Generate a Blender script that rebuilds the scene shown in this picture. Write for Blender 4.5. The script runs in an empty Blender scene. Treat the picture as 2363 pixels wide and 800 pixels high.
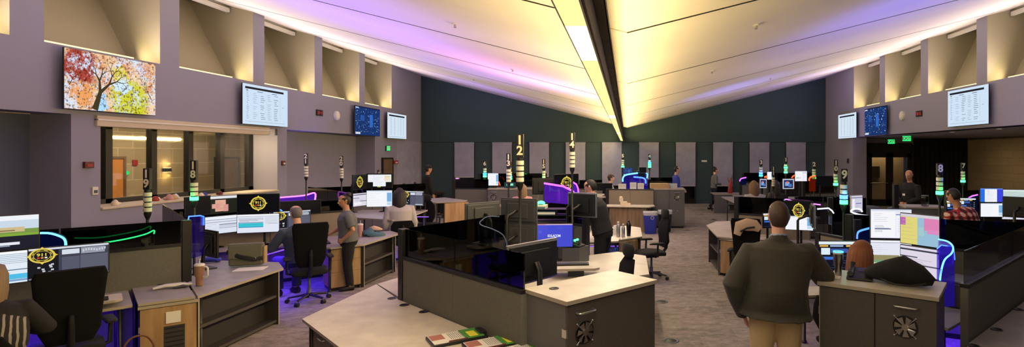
import bpy, math, random
from mathutils import Vector, Matrix
random.seed(7)
SC = bpy.context.scene
COL = SC.collection
PI = math.pi
# ---------------------------------------------------------------- camera (level, shifted lens)
F, VX, VY, H = 1250.0, 1447.0, 355.0, 2.25
cam = bpy.data.cameras.new('camera'); camo = bpy.data.objects.new('camera', cam); COL.objects.link(camo)
camo.location = (0, 0, H); camo.rotation_euler = (PI/2, 0, 0)
cam.sensor_width = 36; cam.lens = 36*F/2363
cam.shift_x = (1181.5-VX)/2363; cam.shift_y = -(400-VY)/2363
cam.clip_end = 100
SC.camera = camo
SC.view_settings.view_transform = 'Standard'; SC.view_settings.look = 'None'
SC.view_settings.gamma = 1; SC.view_settings.use_curve_mapping = False
SC.view_settings.exposure = 0.0
try:
    SC.cycles.use_denoising = True
    SC.cycles.denoiser = 'OPENIMAGEDENOISE'
    SC.cycles.max_bounces = 6; SC.cycles.diffuse_bounces = 3; SC.cycles.glossy_bounces = 3
    SC.cycles.transparent_max_bounces = 24; SC.cycles.sample_clamp_indirect = 4
    SC.cycles.caustics_reflective = False; SC.cycles.caustics_refractive = False
except Exception: pass
def P(px, py, z):                       # where a sight line meets the height z
    Y = F*(H-z)/(py-VY); return Vector(((px-VX)*Y/F, Y, z))
def W(px, py, Y):                       # where a sight line meets the depth Y
    return Vector(((px-VX)*Y/F, Y, H-(py-VY)*Y/F))
def sl(c):                              # sRGB 0-255 to linear
    return tuple(((v/255)/12.92 if v/255 <= .04045 else ((v/255+.055)/1.055)**2.4) for v in c[:3])
# ---------------------------------------------------------------- materials
MATS = {}
def mat(name, c, rough=.6, metal=0, em=None, es=0, noise=None, bump=None, stretch=(1,1,1), coat=0, spec=.5, sheen=0):
    m = bpy.data.materials.new(name); m.use_nodes = True; nt = m.node_tree
    b = nt.nodes['Principled BSDF']; col = (*sl(c), 1)
    b.inputs['Base Color'].default_value = col; b.inputs['Roughness'].default_value = rough
    b.inputs['Metallic'].default_value = metal; b.inputs['Specular IOR Level'].default_value = spec
    b.inputs['Coat Weight'].default_value = coat; b.inputs['Sheen Weight'].default_value = sheen
    if em: b.inputs['Emission Color'].default_value = (*sl(em), 1); b.inputs['Emission Strength'].default_value = es
    if noise or bump:
        tc = nt.nodes.new('ShaderNodeTexCoord'); mp = nt.nodes.new('ShaderNodeMapping')
        mp.inputs['Scale'].default_value = stretch; nt.links.new(tc.outputs['Object'], mp.inputs['Vector'])
    if noise:
        sc, c2, det = noise
        n = nt.nodes.new('ShaderNodeTexNoise'); n.inputs['Scale'].default_value = sc; n.inputs['Detail'].default_value = det
        nt.links.new(mp.outputs['Vector'], n.inputs['Vector'])
        r = nt.nodes.new('ShaderNodeValToRGB'); r.color_ramp.elements[0].position = .35; r.color_ramp.elements[1].position = .65
        r.color_ramp.elements[0].color = col; r.color_ramp.elements[1].color = (*sl(c2), 1)
        nt.links.new(n.outputs['Fac'], r.inputs['Fac']); nt.links.new(r.outputs['Color'], b.inputs['Base Color'])
    if bump:
        n2 = nt.nodes.new('ShaderNodeTexNoise'); n2.inputs['Scale'].default_value = bump[0]; n2.inputs['Detail'].default_value = 3
        nt.links.new(mp.outputs['Vector'], n2.inputs['Vector'])
        bp = nt.nodes.new('ShaderNodeBump'); bp.inputs['Strength'].default_value = bump[1]; bp.inputs['Distance'].default_value = .01
        nt.links.new(n2.outputs['Fac'], bp.inputs['Height']); nt.links.new(bp.outputs['Normal'], b.inputs['Normal'])
    MATS[name] = m; return m
def emit(name, c, s):
    m = bpy.data.materials.new(name); m.use_nodes = True; nt = m.node_tree; nt.nodes.clear()
    e = nt.nodes.new('ShaderNodeEmission'); e.inputs['Color'].default_value = (*sl(c), 1); e.inputs['Strength'].default_value = s
    o = nt.nodes.new('ShaderNodeOutputMaterial'); nt.links.new(e.outputs[0], o.inputs[0]); MATS[name] = m; return m
def glass(name, tint, refl=.08, em=None, es=0, rough=.03):
    m = bpy.data.materials.new(name); m.use_nodes = True; nt = m.node_tree; nt.nodes.clear()
    t = nt.nodes.new('ShaderNodeBsdfTransparent'); t.inputs[0].default_value = (*tint, 1)
    g = nt.nodes.new('ShaderNodeBsdfGlossy'); g.inputs['Roughness'].default_value = rough; g.inputs[0].default_value = (.9,.9,.9,1)
    mx = nt.nodes.new('ShaderNodeMixShader'); lw = nt.nodes.new('ShaderNodeLayerWeight'); lw.inputs['Blend'].default_value = .25
    ml = nt.nodes.new('ShaderNodeMath'); ml.operation = 'MULTIPLY_ADD'; ml.inputs[1].default_value = .35; ml.inputs[2].default_value = refl*.4
    nt.links.new(lw.outputs['Fresnel'], ml.inputs[0]); nt.links.new(ml.outputs[0], mx.inputs[0])
    nt.links.new(t.outputs[0], mx.inputs[1]); nt.links.new(g.outputs[0], mx.inputs[2])
    o = nt.nodes.new('ShaderNodeOutputMaterial'); out = mx.outputs[0]
    if em:
        e = nt.nodes.new('ShaderNodeEmission'); e.inputs[0].default_value = (*sl(em), 1); e.inputs[1].default_value = es
        a = nt.nodes.new('ShaderNodeAddShader'); nt.links.new(out, a.inputs[0]); nt.links.new(e.outputs[0], a.inputs[1]); out = a.outputs[0]
    nt.links.new(out, o.inputs[0]); MATS[name] = m; return m
def display(name, s):                   # a lit display: its picture is the mesh's colour attribute
    m = bpy.data.materials.new(name); m.use_nodes = True; nt = m.node_tree; nt.nodes.clear()
    a = nt.nodes.new('ShaderNodeAttribute'); a.attribute_name = 'Col'
    e = nt.nodes.new('ShaderNodeEmission'); e.inputs[1].default_value = s
    g = nt.nodes.new('ShaderNodeBsdfGlossy'); g.inputs['Roughness'].default_value = .25; g.inputs[0].default_value = (.03,.03,.03,1)
    ad = nt.nodes.new('ShaderNodeAddShader'); o = nt.nodes.new('ShaderNodeOutputMaterial')
    nt.links.new(a.outputs['Color'], e.inputs[0]); nt.links.new(e.outputs[0], ad.inputs[0]); nt.links.new(g.outputs[0], ad.inputs[1])
    nt.links.new(ad.outputs[0], o.inputs[0]); MATS[name] = m; return m
M = MATS
mat('wall_paint', (138,137,154), .85, bump=(60,.05))
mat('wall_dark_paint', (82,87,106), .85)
mat('alcove_paint', (158,151,128), .85)
mat('green_paint', (50,70,74), .85)
mat('blind_fabric', (156,156,178), .9, noise=(3,(146,146,168),2))
mat('black_frame', (22,21,22), .45)
mat('dark_glass_pane', (10,11,13), .1, spec=.6)
mat('ceiling_paint', (226,220,212), .9, noise=(.5,(216,210,204),4))
mat('joint_dark', (30,26,28), .95, spec=.1)
mat('beam_brown', (92,78,64), .7, noise=(3,(60,50,42),4))
mat('sill_board', (196,184,160), .6)
mat('laminate', (214,206,192), .45, noise=(5,(198,189,175),6), stretch=(1,1,1))
mat('laminate_grey', (160,155,156), .45, noise=(5,(142,138,140),6))
mat('edge_band', (168,158,142), .5)
mat('wood', (180,148,106), .55, noise=(14,(152,120,82),5), stretch=(1,1,.12))
mat('wood_dim', (150,126,98), .55, noise=(14,(122,100,76),5), stretch=(1,1,.12))
mat('drawer_brown', (112,96,84), .5, noise=(14,(94,80,70),5), stretch=(.2,.2,1))
mat('cabinet_dark', (78,73,70), .5, noise=(40,(73,68,65),2))
mat('cabinet_grey', (96,96,98), .5)
mat('shelf_dark', (50,47,48), .6)
mat('panel_fabric', (108,107,101), .95, noise=(120,(99,98,93),3), bump=(220,.25))
mat('panel_fabric_pale', (140,128,112), .95, noise=(120,(128,118,102),3))
mat('black_plastic', (20,20,22), .45)
mat('black_gloss', (14,14,16), .2)
mat('grey_plastic', (70,72,78), .45)
mat('silver', (190,190,192), .3, .9)
mat('steel', (175,172,168), .28, 1)
mat('white_plastic', (215,213,208), .4)
mat('cream_plastic', (232,218,186), .5)
mat('chair_fabric', (10,10,13), .9, bump=(180,.3))
mat('chair_mesh', (11,11,14), .9, spec=.2)
mat('rubber', (16,16,16), .7)
mat('number_white', (235,228,205), .5)
mat('number_black', (16,16,17), .5)
mat('red_plastic', (150,40,34), .5)
mat('red_dark', (96,34,34), .5)
mat('door_brown', (120,96,74), .5, noise=(10,(100,78,58),4), stretch=(1,1,.15))
mat('paper', (232,228,222), .8)
mat('paper_green', (70,140,60), .7)
mat('paper_yellow', (232,222,60), .7)
mat('paper_rose', (170,110,104), .8)
mat('bin_blue', (44,58,168), .5)
mat('bin_black', (26,27,32), .5)
mat('bag_liner', (190,192,196), .4)
mat('canvas_bag', (104,104,88), .9, bump=(120,.3))
mat('bag_tan', (176,148,106), .85)
mat('strap_black', (20,20,20), .7)
mat('black_cloth', (14,14,17), .92, bump=(60,.4))
mat('teal_cloth', (76,110,124), .92, bump=(60,.5))
mat('beige_cloth', (206,176,150), .9, bump=(60,.3))
mat('wicker', (112,74,48), .8, bump=(90,.6))
mat('cushion_grey', (92,98,112), .9, bump=(90,.2))
mat('card_tan', (186,156,110), .8)
mat('pink_cloth', (196,150,146), .9)
mat('tumbler_brown', (150,112,92), .45)
mat('lamp_off', (214,214,196), .5)
mat('corridor_wood', (196,130,62), .5)
emit('led_line', (255,226,168), 9.0)
emit('led_sill', (255,234,180), 1.6)
emit('lamp_green', (70,255,130), 5)
emit('lamp_cyan', (60,220,255), 3.5)
emit('lamp_blue', (80,130,255), 4)
emit('exit_green', (50,255,130), 1.2)
emit('clock_red', (255,50,40), 1.3)
emit('neon_purple', (190,90,255), 2.6)
emit('neon_pink', (226,120,255), 2.2)
emit('neon_blue', (70,120,255), 3.0)
emit('neon_cyan', (110,200,255), 2.4)
emit('neon_green', (40,255,120), 1.7)
emit('neon_white', (235,240,255), 1.3)
emit('neon_dim', (190,190,196), .30)  # weak glow given to the pale rim of an unlit screen
emit('neon_orange', (255,96,50), 1.7)
emit('sconce_glow', (255,222,150), 7)
emit('neon_red', (255,60,60), 1.5)
emit('led_violet', (110,50,255), 4)
emit('downlight_glow', (255,230,190), 1.5)
display('screen_picture', 1.0)
display('screen_picture_soft', .55)
glass('smoked_glass', (.05,.05,.058), .10)
glass('clear_glass', (.82,.82,.80), .06)
glass('acrylic_purple', (.30,.14,.50), .08, (120,50,230), .28)
glass('acrylic_blue', (.42,.36,.78), .08, (70,40,235), .10)
glass('acrylic_violet', (.55,.5,.85), .08, (80,40,235), .025)
glass('acrylic_clear', (.55,.56,.62), .08)
glass('acrylic_navy', (.10,.12,.30), .08, (20,40,110), .12)
glass('acrylic_orange', (.5,.22,.16), .08, (255,80,30), .06)
# carpet: mottled taupe plank tiles
def carpet():
    m = mat('carpet', (150,132,116), .97, bump=(260,.35)); nt = m.node_tree; b = nt.nodes['Principled BSDF']
    tc = nt.nodes.new('ShaderNodeTexCoord'); mp = nt.nodes.new('ShaderNodeMapping'); mp.inputs['Rotation'].default_value = (0,0,.0)
    mp.inputs['Scale'].default_value = (1,1.5,1)
    nt.links.new(tc.outputs['Object'], mp.inputs['Vector'])
    br = nt.nodes.new('ShaderNodeTexBrick'); br.inputs['Scale'].default_value = 1.0; br.inputs['Mortar Size'].default_value = 0
    br.inputs['Color1'].default_value = (.35,.35,.35,1); br.inputs['Color2'].default_value = (.62,.62,.62,1)
    br.inputs['Brick Width'].default_value = .9; br.inputs['Row Height'].default_value = .5
    nt.links.new(mp.outputs['Vector'], br.inputs['Vector'])
    n = nt.nodes.new('ShaderNodeTexNoise'); n.inputs['Scale'].default_value = 6; n.inputs['Detail'].default_value = 8; n.inputs['Roughness'].default_value = .75
    nt.links.new(mp.outputs['Vector'], n.inputs['Vector'])
    mx = nt.nodes.new('ShaderNodeMix'); mx.data_type = 'RGBA'; mx.inputs['Factor'].default_value = .72
    nt.links.new(br.outputs['Color'], mx.inputs['A']); nt.links.new(n.outputs['Fac'], mx.inputs['B'])
    r = nt.nodes.new('ShaderNodeValToRGB'); r.color_ramp.elements[0].position = .36; r.color_ramp.elements[1].position = .62
    r.color_ramp.elements[0].color = (*sl((98,92,90)),1); r.color_ramp.elements[1].color = (*sl((160,150,142)),1)
    nt.links.new(mx.outputs['Result'], r.inputs['Fac']); nt.links.new(r.outputs['Color'], b.inputs['Base Color'])
carpet()
def brick(name, c1, c2, mortar, w=.62, h=.3):
    m = mat(name, c1, .85); nt = m.node_tree; b = nt.nodes['Principled BSDF']
    tc = nt.nodes.new('ShaderNodeTexCoord'); sx = nt.nodes.new('ShaderNodeSeparateXYZ'); cb = nt.nodes.new('ShaderNodeCombineXYZ')
    ad = nt.nodes.new('ShaderNodeMath'); ad.operation = 'ADD'
    nt.links.new(tc.outputs['Object'], sx.inputs[0]); nt.links.new(sx.outputs['X'], ad.inputs[0]); nt.links.new(sx.outputs['Y'], ad.inputs[1])
    nt.links.new(ad.outputs[0], cb.inputs['X']); nt.links.new(sx.outputs['Z'], cb.inputs['Y'])
    br = nt.nodes.new('ShaderNodeTexBrick'); br.inputs['Scale'].default_value = 1; br.inputs['Mortar Size'].default_value = .008
    br.inputs['Brick Width'].default_value = w; br.inputs['Row Height'].default_value = h
    br.inputs['Color1'].default_value = (*sl(c1),1); br.inputs['Color2'].default_value = (*sl(c2),1); br.inputs['Mortar'].default_value = (*sl(mortar),1)
    nt.links.new(cb.outputs[0], br.inputs['Vector']); nt.links.new(br.outputs['Color'], b.inputs['Base Color'])
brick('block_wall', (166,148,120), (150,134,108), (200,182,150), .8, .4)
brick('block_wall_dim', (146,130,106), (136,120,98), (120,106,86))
def plaid():
    m = mat('plaid', (180,60,56), .9); nt = m.node_tree; b = nt.nodes['Principled BSDF']
    tc = nt.nodes.new('ShaderNodeTexCoord'); outs = []
    for ax in ('X','Z'):
        w = nt.nodes.new('ShaderNodeTexWave'); w.bands_direction = ax; w.inputs['Scale'].default_value = 3.2; w.inputs['Distortion'].default_value = .4
        nt.links.new(tc.outputs['Object'], w.inputs['Vector']); outs.append(w.outputs['Fac'])
    a = nt.nodes.new('ShaderNodeMath'); a.operation = 'ADD'; nt.links.new(outs[0], a.inputs[0]); nt.links.new(outs[1], a.inputs[1])
    h = nt.nodes.new('ShaderNodeMath'); h.operation = 'MULTIPLY'; h.inputs[1].default_value = .5; nt.links.new(a.outputs[0], h.inputs[0])
    r = nt.nodes.new('ShaderNodeValToRGB'); r.color_ramp.interpolation = 'CONSTANT'
    e = r.color_ramp.elements; e[0].color = (*sl((60,26,30)),1); e[1].position = .3; e[1].color = (*sl((160,48,48)),1)
    x = e.new(.62); x.color = (*sl((222,190,172)),1)
    nt.links.new(h.outputs[0], r.inputs['Fac']); nt.links.new(r.outputs['Color'], b.inputs['Base Color'])
plaid()
def stripes(name, c1, c2, sc, ax):
    m = mat(name, c1, .9); nt = m.node_tree; b = nt.nodes['Principled BSDF']
    tc = nt.nodes.new('ShaderNodeTexCoord'); w = nt.nodes.new('ShaderNodeTexWave'); w.bands_direction = ax
    w.inputs['Scale'].default_value = sc; w.inputs['Distortion'].default_value = 2; nt.links.new(tc.outputs['Object'], w.inputs['Vector'])
    r = nt.nodes.new('ShaderNodeValToRGB'); r.color_ramp.elements[0].position = .66; r.color_ramp.elements[1].position = .74
    r.color_ramp.elements[0].color = (*sl(c1),1); r.color_ramp.elements[1].color = (*sl(c2),1)
    nt.links.new(w.outputs['Fac'], r.inputs['Fac']); nt.links.new(r.outputs['Color'], b.inputs['Base Color'])
stripes('shawl', (26,24,26), (140,132,126), 9, 'X')
# ---------------------------------------------------------------- mesh builder
class MB:
    def __init__(s): s.v=[]; s.f=[]; s.mi=[]; s.sm=[]; s.c=[]; s.mats=[]
    def m(s, name):
        if name not in s.mats: s.mats.append(name)
        return s.mats.index(name)
    def add(s, verts, faces, mat, smooth=False, col=(1,1,1), X=None):
        o = len(s.v); i = s.m(mat)
        s.v += [tuple(X @ Vector(v)) if X else tuple(v) for v in verts]
        for f in faces: s.f.append([o+k for k in f]); s.mi.append(i); s.sm.append(smooth); s.c.append(col)
        return s
    def box(s, x0, x1, y0, y1, z0, z1, mat, X=None):
        v = [(x,y,z) for z in (z0,z1) for y in (y0,y1) for x in (x0,x1)]
        return s.add(v, [(0,2,3,1),(4,5,7,6),(0,1,5,4),(2,6,7,3),(0,4,6,2),(1,3,7,5)], mat, X=X)
    def prism(s, poly, z0, z1, mat, X=None, top=None):
        poly = [tuple(p)[:2] for p in poly]; n = len(poly)
        a = sum(poly[i][0]*poly[(i+1)%n][1]-poly[(i+1)%n][0]*poly[i][1] for i in range(n))
        if a < 0: poly = poly[::-1]
        v = [(x,y,z0) for x,y in poly]+[(x,y,z1) for x,y in poly]
        s.add(v, [tuple(range(n))[::-1]]+[(i,(i+1)%n,n+(i+1)%n,n+i) for i in range(n)], mat, X=X)
        return s.add([(x,y,z1) for x,y in poly], [tuple(range(n))], top or mat, X=X)
    def quad(s, a, b, c, d, mat, col=(1,1,1), X=None): return s.add([a,b,c,d], [(0,1,2,3)], mat, col=col, X=X)
    def loft(s, pts, rad, mat, side=None, seg=12, caps=True, X=None, closed=False, power=2, sm=True):
        pts = [Vector(p) for p in pts]; n = len(pts); V=[]; Fc=[]
        prev = None
        for i, p in enumerate(pts):
            if closed: d = pts[(i+1)%n]-pts[i-1]
            else: d = pts[min(i+1,n-1)]-pts[max(i-1,0)]
            if d.length < 1e-9: d = Vector((0,0,1))
            d.normalize()
            if side is not None: u = Vector(side)
            elif prev is not None: u = prev
            else: u = Vector((1,0,0)) if abs(d.x) < .9 else Vector((0,1,0))
            u = u-d*u.dot(d)
            if u.length < 1e-6: u = d.orthogonal()
            u.normalize(); prev = u; w = d.cross(u)
            r = rad[i] if isinstance(rad, (list,tuple)) else rad
            a, b = r if isinstance(r, (list,tuple)) else (r,r)
            for k in range(seg):
                t = 2*PI*k/seg; c, q = math.cos(t), math.sin(t)
                if power != 2: c = math.copysign(abs(c)**(2/power), c); q = math.copysign(abs(q)**(2/power), q)
                V.append(p+u*(a*c)+w*(b*q))
        N = n if closed else n-1
        for i in range(N):
            for k in range(seg):
                j = (k+1)%seg; i2 = (i+1)%n
                Fc.append((i*seg+k, i*seg+j, i2*seg+j, i2*seg+k))
        s.add(V, Fc, mat, sm, X=X)
        if caps and not closed: s.add(V[:seg], [tuple(range(seg))[::-1]], mat, X=X); s.add(V[-seg:], [tuple(range(seg))], mat, X=X)
        return s
    def ball(s, c, r, mat, X=None, seg=14, rings=9):
        r = r if isinstance(r, (list,tuple)) else (r,r,r); V=[]; Fc=[]
        for i in range(rings+1):
            a = PI*i/rings
            for k in range(seg):
                t = 2*PI*k/seg
                V.append((c[0]+r[0]*math.sin(a)*math.cos(t), c[1]+r[1]*math.sin(a)*math.sin(t), c[2]-r[2]*math.cos(a)))
        for i in range(rings):
            for k in range(seg):
                j=(k+1)%seg; Fc.append((i*seg+k, i*seg+j, (i+1)*seg+j, (i+1)*seg+k))
        return s.add(V, Fc, mat, True, X=X)
    def lathe(s, prof, mat, c=(0,0,0), seg=20, X=None):
        return s.loft([(c[0],c[1],c[2]+z) for r,z in prof], [max(r,1e-4) for r,z in prof], mat, side=(1,0,0), seg=seg, X=X) if all(prof[i+1][1]>prof[i][1] for i in range(len(prof)-1)) else s._lathe(prof, mat, c, seg, X)
    def _lathe(s, prof, mat, c, seg, X):
        V=[]; Fc=[]; n=len(prof)
        for r,z in prof:
            for k in range(seg):
                t=2*PI*k/seg; V.append((c[0]+max(r,1e-4)*math.cos(t), c[1]+max(r,1e-4)*math.sin(t), c[2]+z))
        for i in range(n-1):
            for k in range(seg):
                j=(k+1)%seg; Fc.append((i*seg+k, i*seg+j, (i+1)*seg+j, (i+1)*seg+k))
        return s.add(V, Fc, mat, True, X=X)
    def text(s, body, size, mat, X=None, bold=0.02, depth=.001, col=(1,1,1), sx=1):
        v, f = textgeo(body, bold)
        return s.add([(a*size*sx, b*size, c*depth) for a,b,c in v], f, mat, X=X, col=col)
    def mesh(s, name):
        me = bpy.data.meshes.new(name); me.from_pydata(s.v, [], s.f)
        for k in s.mats: me.materials.append(MATS[k])
        me.polygons.foreach_set('material_index', s.mi); me.polygons.foreach_set('use_smooth', s.sm)
        if any(k.startswith('screen_picture') for k in s.mats):
            ca = me.color_attributes.new('Col', 'FLOAT_COLOR', 'CORNER'); data=[]
            for f, c in zip(s.f, s.c): data += [c[0],c[1],c[2],1.0]*len(f)
            ca.data.foreach_set('color', data)
        me.update(); return me
_tg = {}
def textgeo(body, bold):
    if (body,bold) in _tg: return _tg[(body,bold)]
    cu = bpy.data.curves.new('t', 'FONT'); cu.body = body; cu.size = 1; cu.align_x='CENTER'; cu.align_y='CENTER'; cu.offset = bold; cu.extrude = .5
    cu.resolution_u = 3
    o = bpy.data.objects.new('t', cu); COL.objects.link(o)
    dg = bpy.context.evaluated_depsgraph_get(); dg.update()
    me = bpy.data.meshes.new_from_object(o.evaluated_get(dg))
    r = ([tuple(v.co) for v in me.vertices], [tuple(p.vertices) for p in me.polygons])
    bpy.data.objects.remove(o); bpy.data.curves.remove(cu); bpy.data.meshes.remove(me)
    _tg[(body,bold)] = r; return r
def link(name, me, parent=None, bevel=0, seg=2):
    o = bpy.data.objects.new(name, me); COL.objects.link(o)
    if parent: o.parent = parent
    if bevel:
        b = o.modifiers.new('bevel', 'BEVEL'); b.width = bevel; b.segments = seg; b.limit_method = 'ANGLE'; b.angle_limit = .7
    return o
def part(name, mb, parent, label=None, bevel=0, seg=2):
    o = link(name, mb.mesh(name), parent, bevel, seg)
    if label: o['label'] = label
    return o
def thing(name, label, cat, loc=(0,0,0), rz=0, group=None):
    o = bpy.data.objects.new(name, None); COL.objects.link(o); o.empty_display_size = .1
    o.location = loc; o.rotation_euler = (0,0,rz); o['label'] = label; o['category'] = cat
    if group: o['group'] = group
    return o
def solo(name, mb, label, cat, loc=(0,0,0), rz=0, group=None, bevel=0):
    o = link(name, mb.mesh(name), None, bevel); o.location = loc; o.rotation_euler = (0,0,rz)
    o['label'] = label; o['category'] = cat
    if group: o['group'] = group
    return o
def struct(name, mb, parent=None, bevel=0):
    o = link(name, mb.mesh(name), parent, bevel)
    if not parent: o['kind'] = 'structure'
    return o
def dup(root, loc, rz, label=None, group=None):
    r = root.copy(); COL.objects.link(r); r.location = loc; r.rotation_euler = (0,0,rz)
    if label: r['label'] = label
    if group: r['group'] = group
    for ch in root.children:
        c = ch.copy(); COL.objects.link(c); c.parent = r
        for g in ch.children:
            d = g.copy(); COL.objects.link(d); d.parent = c
    return r
def remesh(mb, voxel, smooth=4, name='body'):       # fuse overlapping shapes into one continuous skin
    import bmesh
    me0 = mb.mesh(name); bm = bmesh.new(); bm.from_mesh(me0); bmesh.ops.remove_doubles(bm, verts=bm.verts, dist=1e-6); bm.to_mesh(me0); bm.free()
    o = link(name, me0); md = o.modifiers.new('r', 'REMESH'); md.mode='VOXEL'; md.voxel_size = voxel; md.use_smooth_shade = True
    sm = o.modifiers.new('s', 'SMOOTH'); sm.iterations = smooth; sm.factor = .5
    dg = bpy.context.evaluated_depsgraph_get(); dg.update()
    me = bpy.data.meshes.new_from_object(o.evaluated_get(dg)); old = o.data
    bpy.data.objects.remove(o); bpy.data.meshes.remove(old)
    if not len(me.materials):
        for k in mb.mats: me.materials.append(MATS[k])
    me.name = name; return me
def area(name, loc, rot, sx, sy, power, color, spread=PI):
    l = bpy.data.lights.new(name, 'AREA'); l.shape='RECTANGLE'; l.size=sx; l.size_y=sy; l.energy=power; l.color=sl(color); l.spread=spread
    o = bpy.data.objects.new(name, l); COL.objects.link(o); o.location=loc; o.rotation_euler=rot; return o
def spot(name, loc, target, power, color, angle=70, blend=1, size=.1):
    l = bpy.data.lights.new(name, 'SPOT'); l.energy=power; l.color=sl(color); l.spot_size=math.radians(angle); l.spot_blend=blend; l.shadow_soft_size=size
    o = bpy.data.objects.new(name, l); COL.objects.link(o); o.location=loc
    o.rotation_euler = (Vector(target)-Vector(loc)).to_track_quat('-Z','Y').to_euler(); return o
def point(name, loc, power, color, size=.05):
    l = bpy.data.lights.new(name, 'POINT'); l.energy=power; l.color=sl(color); l.shadow_soft_size=size
    o = bpy.data.objects.new(name, l); COL.objects.link(o); o.location=loc; return o
# ================================================================ THE SETTING
XL, XR, YB, Y0 = -9.34, 9.0, 24.6, -3.5
SILL, SOFF = 4.05, 2.92
def cz(x): return 3.43+.253*abs(x)
b = MB(); b.box(-13, 15.2, Y0, YB+.2, -.1, 0, 'carpet'); struct('floor', b)
ALC = [(3.35,5.55),(6.0,8.2),(8.68,10.84),(11.3,13.54),(13.95,16.2),(16.6,18.9),(19.3,21.5)]
def side_wall(s, X):                    # s = -1 left, +1 right ; X = wall face
    b = MB()
    def bx(d0, d1, y0, y1, z0, z1, m='wall_paint'):
        a, c = X+s*d0, X+s*d1; b.box(min(a,c), max(a,c), y0, y1, z0, z1, m)
    bx(0, .55, Y0, YB, SOFF, SILL)
    prev = Y0
    for y0, y1 in ALC+[(YB, YB)]:
        if y0 > prev: bx(0, 2.1, prev, y0, SILL, 6.6, 'wall_paint')
        prev = y1
    for y0, y1 in ALC:                  # sloping back of each light scoop
        p = [(X+s*.55, SILL-.3), (X+s*.6, SILL), (X+s*1.85, SILL+2.5), (X+s*2.0, SILL+2.5), (X+s*2.0, SILL-.3)]
        V = [(x,y0,z) for x,z in p]+[(x,y1,z) for x,z in p]; n = 5
        b.add(V, [tuple(range(n)), tuple(range(n,2*n))]+[(i,(i+1)%n,n+(i+1)%n,n+i) for i in range(n)], 'alcove_paint')
        for y in (y1, y0):              # warm-painted reveals
            e = -.004 if y == y1 else .004
            b.add([(X+s*.004,y+e,SILL),(X+s*2,y+e,SILL),(X+s*2,y+e,SILL+2.5),(X+s*.004,y+e,SILL+2.5)], [(0,1,2,3)], 'alcove_paint')
    return b, bx
b, bx = side_wall(-1, XL)
bx(0,.71,9.1,9.61,0,SOFF); bx(0,.71,14.47,14.87,0,SOFF); bx(0,.71,20.06,YB,0,SOFF); bx(0,.71,3,3.5,0,SOFF)
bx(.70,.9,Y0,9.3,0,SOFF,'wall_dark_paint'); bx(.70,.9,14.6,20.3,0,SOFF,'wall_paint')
bx(0,.71,9.61,14.47,0,1.26); bx(.5,.9,9.3,14.6,SOFF-.02,SILL)
b.box(XL-.001, XL+.012, 21.95, 24.4, .1, 2.8, 'blind_fabric')
struct('wall_left', b)
b, bx = side_wall(1, XR)
bx(0,.55,21.6,YB,0,SOFF)
b.box(XR+.2, 15.2, Y0, 23.6, SOFF, SOFF+.12, 'wall_paint')
b.box(XR+.5, 10.3, 23.4, 23.6, 0, SOFF, 'wall_paint'); b.box(12.35, 15.2, 23.4, 23.6, 0, SOFF, 'black_frame')
for k in range(11): b.box(12.45+k*.21, 12.55+k*.21, 23.33, 23.42, 0, SOFF, 'black_cloth')
b.box(10.3, 12.35, 23.4, 23.6, 2.72, SOFF, 'wall_paint')
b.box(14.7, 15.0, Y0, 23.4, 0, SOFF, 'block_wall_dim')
struct('wall_right', b)
b = MB()
b.box(-11.6, XR+.2, YB, YB+.2, 0, 6.6, 'green_paint'); b.box(XL, XR, YB-.06, YB, 2.80, 6.6, 'green_paint')
struct('wall_back', b)
b = MB(); b.box(-13, 15.2, Y0-.2, Y0, 0, 6.6, 'wall_paint'); struct('wall_rear', b)
# butterfly ceiling of flush panels with dark joints
b = MB()
def slab(x0, x1, y0, y1, m, dz=0):
    z0, z1 = cz(x0)+dz, cz(x1)+dz; t = .05
    v = [(x0,y0,z0),(x1,y0,z1),(x1,y1,z1),(x0,y1,z0)]; v += [(x,y,z+t) for x,y,z in v]
    b.add(v, [(0,1,2,3),(7,6,5,4),(0,4,5,1),(1,5,6,2),(2,6,7,3),(3,7,4,0)], m)
LJ = [Y0,1.4,5.0,8.57,12.4,15.9,19.5,23.0,YB]
RJ = [Y0,1.3,5.27,9.1,13.2,17.4,21.2,YB]
for a, c in zip(LJ, LJ[1:]): slab(-11.6, -.175, a+.016, c-.016, 'ceiling_paint')
for a, c in zip(RJ, RJ[1:]): slab(-.165, 0, a+.016, c-.016, 'ceiling_paint'); slab(0, 11.6, a+.016, c-.016, 'ceiling_paint')
slab(-11.6, 0, Y0, YB, 'joint_dark', .09); slab(0, 11.6, Y0, YB, 'joint_dark', .09)
def joint(x0, x1, y):
    z0, z1 = cz(x0)-.003, cz(x1)-.003; b.add([(x0,y-.022,z0),(x1,y-.022,z1),(x1,y+.022,z1),(x0,y+.022,z0)], [(3,2,1,0)], 'joint_dark')
for y in LJ[1:-1]: joint(-9.3, -.29, y)
for y in RJ[1:-1]: joint(0, 8.95, y)
struct('ceiling', b)
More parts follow.
